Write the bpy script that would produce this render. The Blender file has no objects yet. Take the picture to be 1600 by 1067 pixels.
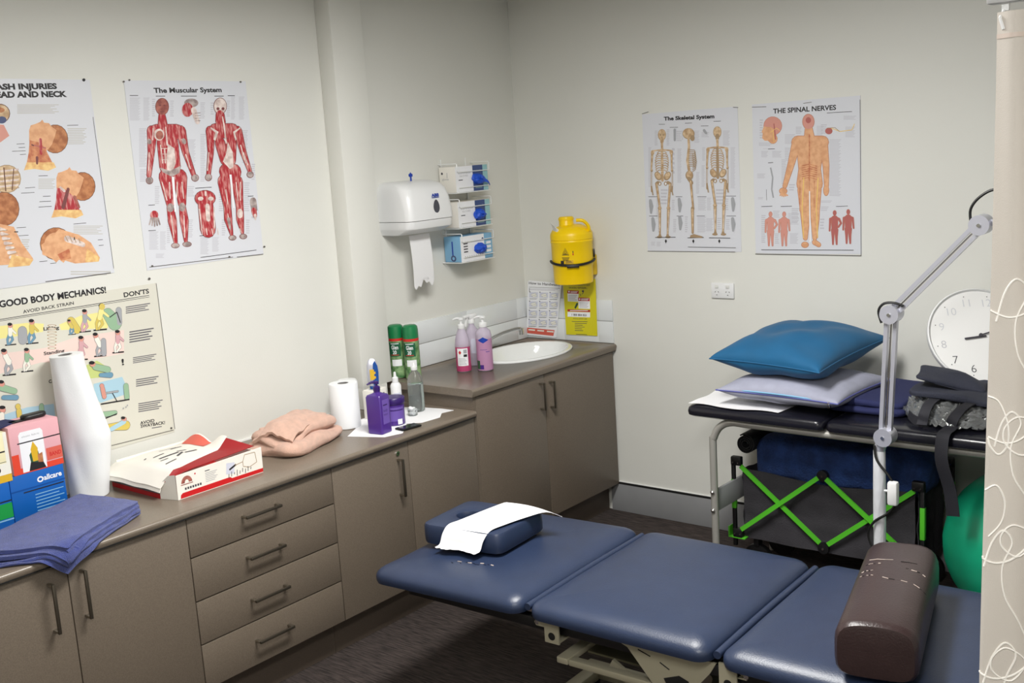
import bpy, math, random
from mathutils import Matrix, Vector, noise
PI=math.pi; R=math.radians
S=bpy.context.scene; COL=S.collection
# ---------------- camera ----------------
cam=bpy.data.cameras.new('camera'); camo=bpy.data.objects.new('camera',cam); COL.objects.link(camo)
yaw,pit,rol=0.68738318,0.17511527,-0.06526288
cy,sy,cp,sp=math.cos(yaw),math.sin(yaw),math.cos(pit),math.sin(pit)
fw=Vector((-sy*cp,cy*cp,-sp)); rt=Vector((cy,sy,0)); up=rt.cross(fw)
r2=rt*math.cos(rol)+up*math.sin(rol); u2=-rt*math.sin(rol)+up*math.cos(rol)
camo.matrix_world=Matrix(((r2.x,u2.x,-fw.x,3.58),(r2.y,u2.y,-fw.y,-4.5),(r2.z,u2.z,-fw.z,1.885),(0,0,0,1)))
cam.sensor_fit='HORIZONTAL'; cam.sensor_width=36; cam.lens=36*1692.1/1600; cam.clip_start=.05
S.camera=camo
# ---------------- world, lights, exposure ----------------
w=bpy.data.worlds.new('world'); S.world=w; w.use_nodes=True
w.node_tree.nodes['Background'].inputs[0].default_value=(.9,.95,1,1); w.node_tree.nodes['Background'].inputs[1].default_value=.05
def area(name,x,y,z,sx,sy,e,c=(1,.985,.95)):
    l=bpy.data.lights.new(name,'AREA'); l.shape='RECTANGLE'; l.size=sx; l.size_y=sy; l.energy=e; l.color=c
    o=bpy.data.objects.new(name,l); o.location=(x,y,z); COL.objects.link(o); return o
LIGHTS=[(1.75,-2.2),(3.2,-4.3)]
for i,(x,y) in enumerate(LIGHTS): area('troffer_light',x,y,2.6,.36,1.1,[68,52][i])
S.view_settings.view_transform='Standard'; S.view_settings.look='None'; S.view_settings.gamma=1; S.view_settings.use_curve_mapping=False
S.view_settings.exposure=0.0
# ---------------- materials ----------------
def lin(c):
    c=c/255.; return c/12.92 if c<=.04045 else ((c+.055)/1.055)**2.4
def mat(name,rgb,rough=.6,metal=0,var=0,vs=30,bump=0,bs=80,stretch=None,spec=.5,trans=0,ior=1.45,alpha=1,rgb2=None,sheen=0,coat=0,emit=0,facr=(.35,.65)):
    m=bpy.data.materials.new(name); m.use_nodes=True; nt=m.node_tree; b=nt.nodes['Principled BSDF']
    c=(lin(rgb[0]),lin(rgb[1]),lin(rgb[2]),1); b.inputs['Base Color'].default_value=c; b.inputs['Roughness'].default_value=rough
    b.inputs['Metallic'].default_value=metal; b.inputs['Specular IOR Level'].default_value=spec
    if trans: b.inputs['Transmission Weight'].default_value=trans; b.inputs['IOR'].default_value=ior
    if alpha<1: b.inputs['Alpha'].default_value=alpha
    if sheen: b.inputs['Sheen Weight'].default_value=sheen
    if coat: b.inputs['Coat Weight'].default_value=coat
    if emit: b.inputs['Emission Color'].default_value=c; b.inputs['Emission Strength'].default_value=emit
    if var or bump or rgb2:
        tc=nt.nodes.new('ShaderNodeTexCoord'); mp=nt.nodes.new('ShaderNodeMapping'); nt.links.new(tc.outputs['Object'],mp.inputs[0])
        if stretch: mp.inputs['Scale'].default_value=stretch
    if var or rgb2:
        n=nt.nodes.new('ShaderNodeTexNoise'); n.inputs['Scale'].default_value=vs; n.inputs['Detail'].default_value=4; nt.links.new(mp.outputs[0],n.inputs['Vector'])
        rp=nt.nodes.new('ShaderNodeValToRGB'); rp.color_ramp.elements[0].position=facr[0]; rp.color_ramp.elements[1].position=facr[1]
        if rgb2: d=tuple(lin(v) for v in rgb2)+(1,); rp.color_ramp.elements[0].color=c; rp.color_ramp.elements[1].color=d
        else:
            rp.color_ramp.elements[0].color=tuple(v*(1-var) for v in c[:3])+(1,); rp.color_ramp.elements[1].color=tuple(min(1,v*(1+var)) for v in c[:3])+(1,)
        nt.links.new(n.outputs['Fac'],rp.inputs[0]); nt.links.new(rp.outputs[0],b.inputs['Base Color'])
    if bump:
        n2=nt.nodes.new('ShaderNodeTexNoise'); n2.inputs['Scale'].default_value=bs; n2.inputs['Detail'].default_value=3; nt.links.new(mp.outputs[0],n2.inputs['Vector'])
        bp=nt.nodes.new('ShaderNodeBump'); bp.inputs['Strength'].default_value=bump; bp.inputs['Distance'].default_value=.01
        nt.links.new(n2.outputs['Fac'],bp.inputs['Height']); nt.links.new(bp.outputs[0],b.inputs['Normal'])
    return m
M={}
def D(n,*a,**k): M[n]=mat(n,*a,**k)
D('wall',(224,224,218),.55,var=.012,vs=2,bump=.03,bs=140,spec=.35)
D('ceilingm',(225,225,220),.9); D('frontwall',(205,203,195),.8)
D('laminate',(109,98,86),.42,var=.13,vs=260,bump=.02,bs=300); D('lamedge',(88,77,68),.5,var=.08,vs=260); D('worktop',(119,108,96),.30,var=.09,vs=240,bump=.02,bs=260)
D('gap',(10,9,8),.9); D('steel',(170,165,155),.3,1); D('chrome',(215,215,215),.12,1); D('darksteel',(95,88,78),.4,.8)
D('carpet',(52,43,41),.95,rgb2=(98,85,80),vs=30,bump=.9,bs=170,stretch=(.45,5,1),facr=(.38,.68))
D('skirt',(146,147,149),.5,var=.04,vs=6); D('tile',(226,230,232),.15,coat=.3); D('grout',(150,150,146),.8); D('caulk',(238,238,236),.5)
D('vinyl',(37,49,75),.38,var=.05,vs=14,bump=.08,bs=260,spec=.6); D('vinyldark',(22,27,48),.5); D('plinthv',(22,22,31),.24,var=.04,vs=12,bump=.04,bs=120)
D('beige',(170,164,142),.45,.25); D('olive',(112,108,84),.5,.2,var=.1,vs=9); D('blackp',(16,16,18),.45); D('black',(12,12,13),.6)
D('whitep',(232,233,234),.32,var=.01,vs=3); D('offwhite',(222,222,218),.4); D('lens',(70,72,80),.2); D('blueb',(20,60,165),.4); D('glove',(25,80,200),.5,bump=.2,bs=60)
D('paperw',(238,238,240),.85,bump=.03,bs=60); D('paperroll',(236,238,240),.9,bump=.05,bs=200)
D('yellowp',(248,208,0),.34,spec=.4); D('yellowb',(232,194,0),.4)
D('teal',(0,86,130),.75,var=.06,vs=9,bump=.12,bs=420,sheen=.08); D('greyc',(160,162,180),.85,var=.05,vs=20,bump=.2,bs=400); D('piping',(90,95,160),.7)
D('navycl',(32,38,84),.85,bump=.3,bs=300); D('towelb',(62,76,150),.95,var=.13,vs=50,bump=.8,bs=420,sheen=.3); D('towelp',(226,184,164),.95,var=.07,vs=40,bump=.7,bs=420,sheen=.25)
D('bagc',(42,45,60),.8,bump=.3,bs=200,var=.08,vs=10); D('strap',(34,34,42),.75,bump=.2,bs=500)
D('film',(244,248,250),.05,trans=.85,ior=1.35,spec=1,bump=1,bs=55,coat=1); D('mattblack',(24,24,27),.85); D('blanket',(32,58,112),.92,var=.28,vs=18,bump=.8,bs=120)
D('green',(86,190,45),.42,coat=.2); D('wagonf',(50,48,53),.85,var=.12,vs=14,bump=.3,bs=200); D('ballg',(20,160,120),.36,var=.03,vs=5)
D('lampm',(205,206,218),.28,.55); D('foil',(232,234,240),.3,.2,bump=.7,bs=38,stretch=(1,1,.3)); D('tube',(188,186,180),.35,.45); D('cable',(12,12,12),.5); D('wire',(240,242,242),.3,.2)
D('brownv',(54,40,40),.32,var=.06,vs=16,bump=.10,bs=190); D('crack',(205,190,180),.5)
D('curtain',(202,195,187),.85,bump=.12,bs=500,stretch=(1,1,1)); D('embro',(244,240,234),.6); D('rail',(200,200,202),.4,.3)
D('porc',(238,240,240),.1,coat=.5); D('purple',(72,40,130),.3,coat=.2); D('purpled',(52,28,100),.35); D('purplel',(110,84,170),.5)
D('pinkl',(236,96,150),.2,trans=.55,ior=1.33); D('lilacl',(214,160,200),.3,trans=.35,ior=1.33); D('clearp',(235,240,240),.12,trans=.92,ior=1.2); D('waterm',(215,225,225),.05,trans=.95,ior=1.33); D('frost',(225,215,232),.35,trans=.5,ior=1.2)
D('greencan',(20,120,70),.35,coat=.3); D('greenlt',(150,180,130),.5,rgb2=(60,110,60),vs=40); D('redcap',(205,45,40),.4); D('labelg',(18,90,60),.5)
D('cardw',(236,232,224),.7,var=.02,vs=10); D('cardg',(128,126,124),.8,var=.1,vs=40); D('redb',(200,22,28),.5); D('reddark',(150,20,26),.55); D('boxblue',(0,92,178),.5); D('boxblue2',(0,72,150),.5); D('pinkbox',(226,170,178),.55); D('orangered',(225,70,45),.5); D('cream',(236,228,188),.6); D('mustard',(220,176,40),.55); D('boxgreen',(20,150,70),.5); D('teallite',(150,195,200),.5); D('slateb',(60,80,130),.5); D('skyb',(130,180,215),.5); D('slide',(120,150,160),.5)
D('screen',(30,32,38),.12); D('clockw',(250,250,250),.35); D('led',(250,250,246),.5,emit=6)
# print inks
for n,c in dict(ink=(30,28,32),inkg=(70,68,75),inkl=(105,103,108),text=(198,198,206),textl=(196,194,190),paper=(240,241,245),paperc=(238,236,226),dirt=(92,88,84),musd=(120,62,62),musb=(160,92,80),tend=(222,206,200),tendd=(165,150,148),bone=(206,176,140),boned=(168,142,110),grey=(165,167,172),skin=(226,172,128),skind=(190,125,95),skinp=(214,150,136),skinpd=(180,100,95),skinn=(206,132,88),nerve=(240,205,110),skiny=(232,190,120),hair=(182,118,74),haird=(104,64,44),blued=(70,80,120),pyel=(238,228,150),pyel2=(214,192,96),pink=(236,212,204),pink2=(212,166,172),pgrn=(196,208,130),pgrn2=(150,184,152),pblu=(170,205,222),pblu2=(108,152,178),ptint=(208,210,226),salmon=(216,98,82),redp=(178,32,40),yel=(214,204,20),dgrn=(50,90,60)).items(): D(n,c,.55)
D('mus',(172,40,50),.5,rgb2=(214,150,145),vs=38,stretch=(3,.7,1),facr=(.46,.66))
for n,a,b_ in (('skin',(230,178,134),(216,158,116)),('hair',(196,132,86),(160,96,58)),('skinn',(216,150,105),(186,104,72)),('bone',(222,196,160),(184,150,112)),('tendd',(190,176,172),(140,124,122)),('tend',(236,222,216),(200,180,174)),('musb',(180,110,96),(140,74,66)),('skiny',(240,206,140),(222,170,110))): D(n,a,.55,rgb2=b_,vs=45,facr=(.38,.62))
D('posterw',(218,220,227),.32,coat=.15); D('posterc',(216,214,202),.5)
# ---------------- mesh builder ----------------
class MB:
    def __init__(s): s.v=[];s.f=[];s.mi=[];s.sm=[];s.mats=[];s.T=Matrix.Identity(4);s.lay=0
    def add(s,vs,fs,m,smooth=True):
        b=len(s.v); s.v+=[s.T@Vector(p) for p in vs]
        if m not in s.mats: s.mats.append(m)
        k=s.mats.index(m)
        for f in fs: s.f.append([b+i for i in f]); s.mi.append(k); s.sm.append(smooth)
        return s
    def box(s,x0,x1,y0,y1,z0,z1,m,b=0):
        if b<=0:
            v=[(x,y,z) for z in (z0,z1) for y in (y0,y1) for x in (x0,x1)]
            return s.add(v,[(0,2,3,1),(4,5,7,6),(0,1,5,4),(2,6,7,3),(0,4,6,2),(1,3,7,5)],m,False)
        cx,cy,hx,hy=(x0+x1)/2,(y0+y1)/2,(x1-x0)/2,(y1-y0)/2
        b=min(b,hx*.99,hy*.99,(z1-z0)*.49); rr=[]
        for k in range(3):
            a=PI/2*k/2; rr.append((b*(1-math.sin(a)),z0+b*(1-math.cos(a))))
        rr=rr+[(i,z1-(z-z0)) for i,z in reversed(rr)]
        return s.loft([rrect(hx-i,hy-i,max(b-i,.0005),z,cx,cy,2) for i,z in rr],m)
    def loft(s,rings,m,caps=True,smooth=True,closed=True,loop=False):
        n=len(rings[0]); v=[p for r in rings for p in r]; f=[]; L=len(rings)
        for i in range(L if loop else L-1):
            a=i*n; c=((i+1)%L)*n
            for j in range(n if closed else n-1):
                k=(j+1)%n; f.append((a+j,a+k,c+k,c+j))
        if caps and not loop: f.append(tuple(range(n-1,-1,-1))); f.append(tuple((L-1)*n+j for j in range(n)))
        return s.add(v,f,m,smooth)
    def lathe(s,prof,m,seg=24,cx=0,cy=0,sx=1,sy=1,loop=False):
        return s.loft(loop=loop,m=m,rings=[[(cx+r*sx*math.cos(2*PI*j/seg),cy+r*sy*math.sin(2*PI*j/seg),z) for j in range(seg)] for r,z in prof])
    def tube(s,pts,r,m,seg=10,closed=False,sub=0):
        P=[Vector(p) for p in pts]
        if sub: P=smooth(P,sub,closed)
        n=len(P); rs=r if isinstance(r,list) else [r]*n
        if len(rs)!=n: rs=[rs[min(len(rs)-1,int(i*len(rs)/n))] for i in range(n)]
        t=[(P[(i+1)%n]-P[i-1] if closed else P[min(i+1,n-1)]-P[max(i-1,0)]).normalized() for i in range(n)]
        u=t[0].orthogonal().normalized(); rings=[]
        for i in range(n):
            u=(u-t[i]*u.dot(t[i])).normalized(); w=t[i].cross(u)
            rings.append([P[i]+(u*math.cos(2*PI*j/seg)+w*math.sin(2*PI*j/seg))*rs[i] for j in range(seg)])
        return s.loft(rings,m,loop=closed)
    def cyl(s,a,b,r,m,seg=20,r2=None): 
        a=Vector(a);b=Vector(b); d=(b-a).normalized(); u=d.orthogonal().normalized(); w=d.cross(u); r2=r if r2 is None else r2
        return s.loft([[p+(u*math.cos(2*PI*j/seg)+w*math.sin(2*PI*j/seg))*q for j in range(seg)] for p,q in ((a,r),(b,r2))],m)
    def bar(s,a,b,w,t,m,n=(0,0,1)):   # flat bar a->b, width w across, thickness t along n
        a=Vector(a);b=Vector(b);d=(b-a).normalized();n=Vector(n);n=(n-d*n.dot(d)).normalized();c=d.cross(n)
        return s.loft([[p+c*x*w/2+n*y*t/2 for x,y in ((-1,-1),(1,-1),(1,1),(-1,1))] for p in (a,b)],m,smooth=False)
    def prism(s,pts,m,t=.001,smooth=False):   # 2D outline in local xy, extruded z 0..t
        n=len(pts); v=[(x,y,0) for x,y in pts]+[(x,y,t) for x,y in pts]
        f=[tuple(range(n-1,-1,-1)),tuple(range(n,2*n))]+[(i,(i+1)%n,n+(i+1)%n,n+i) for i in range(n)]
        return s.add(v,f,m,smooth)
    def sheet(s,fn,nu,nv,m,t=0,smooth=True):  # grid surface; t>0 gives it thickness
        P=[[Vector(fn(i/nu,j/nv)) for i in range(nu+1)] for j in range(nv+1)]
        def nor(i,j):
            a=P[j][min(i+1,nu)]-P[j][max(i-1,0)]; b=P[min(j+1,nv)][i]-P[max(j-1,0)][i]; c=a.cross(b); return c.normalized() if c.length>1e-9 else Vector((0,0,1))
        W=nu+1; v=[P[j][i] for j in range(nv+1) for i in range(W)]
        f=[(j*W+i,j*W+i+1,(j+1)*W+i+1,(j+1)*W+i) for j in range(nv) for i in range(nu)]
        if t:
            o=len(v); v+=[P[j][i]-nor(i,j)*t for j in range(nv+1) for i in range(W)]
            f+=[(o+a,o+d,o+c,o+b) for a,b,c,d in f[:]]
            e=[(i,i+1) for i in range(nu)]+[(nv*W+i+1,nv*W+i) for i in range(nu)]+[((j+1)*W,j*W) for j in range(nv)]+[(j*W+nu,(j+1)*W+nu) for j in range(nv)]
            f+=[(b,a,o+a,o+b) for a,b in e]
        return s.add(v,f,m,smooth)
    # flat printing in local xy plane; every mark lies a hair above the one before
    def z(s): s.lay+=1; return s.lay*7e-6
    def poly(s,pts,m): z=s.z(); return s.add([(x,y,z) for x,y in pts],[tuple(range(len(pts)))],m,False)
    def ell(s,x,y,a,b,m,n=18): return s.poly([(x+a*math.cos(2*PI*i/n),y+b*math.sin(2*PI*i/n)) for i in range(n)],m)
    def rect(s,x0,y0,x1,y1,m): return s.poly([(x0,y0),(x1,y0),(x1,y1),(x0,y1)],m)
    def line(s,pts,w,m):
        z=s.z()
        for (ax,ay),(bx,by) in zip(pts,pts[1:]):
            L=math.hypot(bx-ax,by-ay) or 1e-6; nx,ny=-(by-ay)/L*w,(bx-ax)/L*w
            s.add([(ax+nx,ay+ny,z),(ax-nx,ay-ny,z),(bx-nx,by-ny,z),(bx+nx,by+ny,z)],[(0,1,2,3)],m,False)
    def cap(s,x,y,r,X,Y,Q,m):
        a=math.atan2(Y-y,X-x); p=[(x+r*math.cos(a+PI/2+PI*i/6),y+r*math.sin(a+PI/2+PI*i/6)) for i in range(7)]
        p+=[(X+Q*math.cos(a-PI/2+PI*i/6),Y+Q*math.sin(a-PI/2+PI*i/6)) for i in range(7)]
        s.poly(p,m)
    def text(s,t,x,y,h,m,w=None,bold=.0,ang=0,center=False):
        vs,fs,W=glyphs(t,bold); k=h/.7; kx=(w/W) if w else k; z=s.z(); ca,sa=math.cos(ang),math.sin(ang); ox=-W*kx/2 if center else 0
        s.add([(x+(a*kx+ox)*ca-b*k*sa,y+(a*kx+ox)*sa+b*k*ca,z) for a,b in vs],fs,m,False)
    def art(s,src,dx=0,dy=0):
        for L in src.strip().split('\n'):
            q=L.split(' '); c,m=q[0],M[q[1]]
            if c=='T':
                a=[int(v)/1e4 for v in q[2:8]]; t=' '.join(q[8:]); W=math.hypot(a[2]-a[0],a[3]-a[1]); s.text(t,a[0],a[1],a[4],m,w=W,bold=a[5],ang=math.atan2(a[3]-a[1],a[2]-a[0])); continue
            if c=='X':
                n=int(q[2]); a=[int(v)/1e4 for v in q[3:]]; h=math.hypot(a[4],a[5])/n; z=s.z()
                for i in range(n):
                    f=1-((i*7)%5)*.05; k=(i+.5)/n; x=a[0]+a[4]*k; y=a[1]+a[5]*k; X=x+a[2]*f; Y=y+a[3]*f; g=h*.26
                    s.add([(x,y-g,z),(X,Y-g,z),(X,Y+g,z),(x,y+g,z)],[(0,1,2,3)],m,False)
                continue
            a=[int(v)/1e4 for v in q[2:]]
            if c=='E': s.poly([(a[0]+a[2]*math.cos(2*PI*i/18)+a[4]*math.sin(2*PI*i/18),a[1]+a[3]*math.cos(2*PI*i/18)+a[5]*math.sin(2*PI*i/18)) for i in range(18)],m)
            elif c=='P': s.poly(list(zip(a[::2],a[1::2])),m)
            elif c=='K':
                for i in range(0,len(a)-3,3): s.cap(*a[i:i+6],m)
            elif c=='N': s.line(list(zip(a[1::2],a[2::2])),a[0],m)
    def build(s,name,parent=None,loc=None,rot=None,sharp=38):
        me=bpy.data.meshes.new(name); me.from_pydata([tuple(p) for p in s.v],[],s.f)
        for m in s.mats: me.materials.append(m)
        me.polygons.foreach_set('material_index',s.mi); me.polygons.foreach_set('use_smooth',s.sm); me.update(); me.validate()
        me.set_sharp_from_angle(angle=R(sharp))
        o=bpy.data.objects.new(name,me); COL.objects.link(o)
        if loc: o.location=loc
        if rot: o.rotation_euler=rot
        if parent: o.parent=parent
        return o
_G={}
def glyphs(t,bold):
    if (t,bold) not in _G:
        c=bpy.data.curves.new('t','FONT'); c.body=t; c.size=1; c.offset=bold; c.resolution_u=3
        o=bpy.data.objects.new('t',c); COL.objects.link(o); bpy.context.view_layer.update()
        me=bpy.data.meshes.new_from_object(o.evaluated_get(bpy.context.evaluated_depsgraph_get()))
        vs=[(v.co.x,v.co.y) for v in me.vertices]; fs=[tuple(p.vertices) for p in me.polygons]; x0=min([v[0] for v in vs]); W=max([v[0] for v in vs])-x0
        vs=[(a-x0,b) for a,b in vs]
        bpy.data.objects.remove(o); bpy.data.curves.remove(c); bpy.data.meshes.remove(me); _G[(t,bold)]=(vs,fs,W)
    return _G[(t,bold)]
def smooth(P,k,closed=False):
    out=[];n=len(P)
    for i in range(n if closed else n-1):
        a=P[i-1] if (i or closed) else P[i]; b=P[i]; c=P[(i+1)%n]; d=P[(i+2)%n] if (closed or i+2<n) else c
        for j in range(k):
            t=j/k; out.append(.5*((2*b)+(c-a)*t+(2*a-5*b+4*c-d)*t*t+(3*b-a-3*c+d)*t**3))
    if not closed: out.append(P[-1])
    return out
def rrect(hx,hy,r,z,cx=0,cy=0,k=4):
    r=min(r,hx,hy); p=[]
    for q,(ax,ay) in enumerate(((1,1),(-1,1),(-1,-1),(1,-1))):
        for i in range(k+1):
            a=PI/2*(q+i/k); p.append((cx+ax*(hx-r)+r*math.cos(a),cy+ay*(hy-r)+r*math.sin(a),z))
    return p
def nz(p,s,seed=0): return noise.noise(Vector(p)*s+Vector((seed*7.3,seed*3.1,seed*1.7)))
def thing(name,label,cat,loc=(0,0,0),rz=0,group=None,rot=None):
    o=bpy.data.objects.new(name,None); COL.objects.link(o); o.location=loc; o.rotation_euler=rot or (0,0,rz); o.empty_display_size=.05
    o['label']=label; o['category']=cat
    if group: o['group']=group
    return o
def tag(o,label,cat,group=None):
    o['label']=label; o['category']=cat
    if group: o['group']=group
    return o
def struct(o): o['kind']='structure'; return o
def FR(o,u,v): # frame matrix: origin, u axis, v axis (n=u x v)
    u=Vector(u).normalized(); v=Vector(v); n=u.cross(v).normalized(); v=n.cross(u); m=Matrix.Identity(4)
    for i in range(3): m[i][0]=u[i];m[i][1]=v[i];m[i][2]=n[i];m[i][3]=o[i]
    return m
def soft(L,W,T,m,r=.02,n=.006,ns=12,seed=0,k=5,steps=7,mb=None,z0=0,cx=0,cy=0,crown=0):
    # soft slab with rounded rims, centred, base at z0
    mb=mb or MB(); rings=[]; h=T/2; r=min(r,h)
    prof=[]
    for i in range(4): a=PI/2*i/3; prof.append((r*(1-math.sin(a)),z0+r*(1-math.cos(a))))
    prof+=[(i,z0+T-(z-z0)) for i,z in reversed(prof)]
    ins=[prof[-1][0]+ (min(L,W)/2-prof[-1][0])*(q/steps)**1.0 for q in range(1,steps)]
    inner=[(i,z0+T+crown*(1-(1-i/(min(L,W)/2))**2)) for i in ins]
    allp=prof+inner
    for i,z in allp: rings.append(rrect(max(L/2-i,.001),max(W/2-i,.001),max(.03-i*.3,.002) if i>r else r+.02,z,cx,cy,k))
    # densify along long edges
    def dens(ring):
        out=[];N=len(ring)
        for a in range(N):
            p=Vector(ring[a]);q=Vector(ring[(a+1)%N]); s=max(1,6 if (a%(k+1))==k else 1)
            for j in range(s): out.append(p.lerp(q,j/s))
        return out
    rings=[[p+Vector((nz(p,ns,seed),nz(p,ns,seed+1),nz(p,ns,seed+2)))*n*(0.15 if p.z<z0+.002 else 1) for p in dens(r_)] for r_ in rings]
    for r_ in rings:
        for p in r_:
            if p.z<z0: p.z=z0
    mb.loft(rings,m); return mb
def disc(mb,c,n,r,t,m,seg=24):
    c=Vector(c);n=Vector(n).normalized(); mb.cyl(c-n*t/2,c+n*t/2,r,m,seg)
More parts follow.
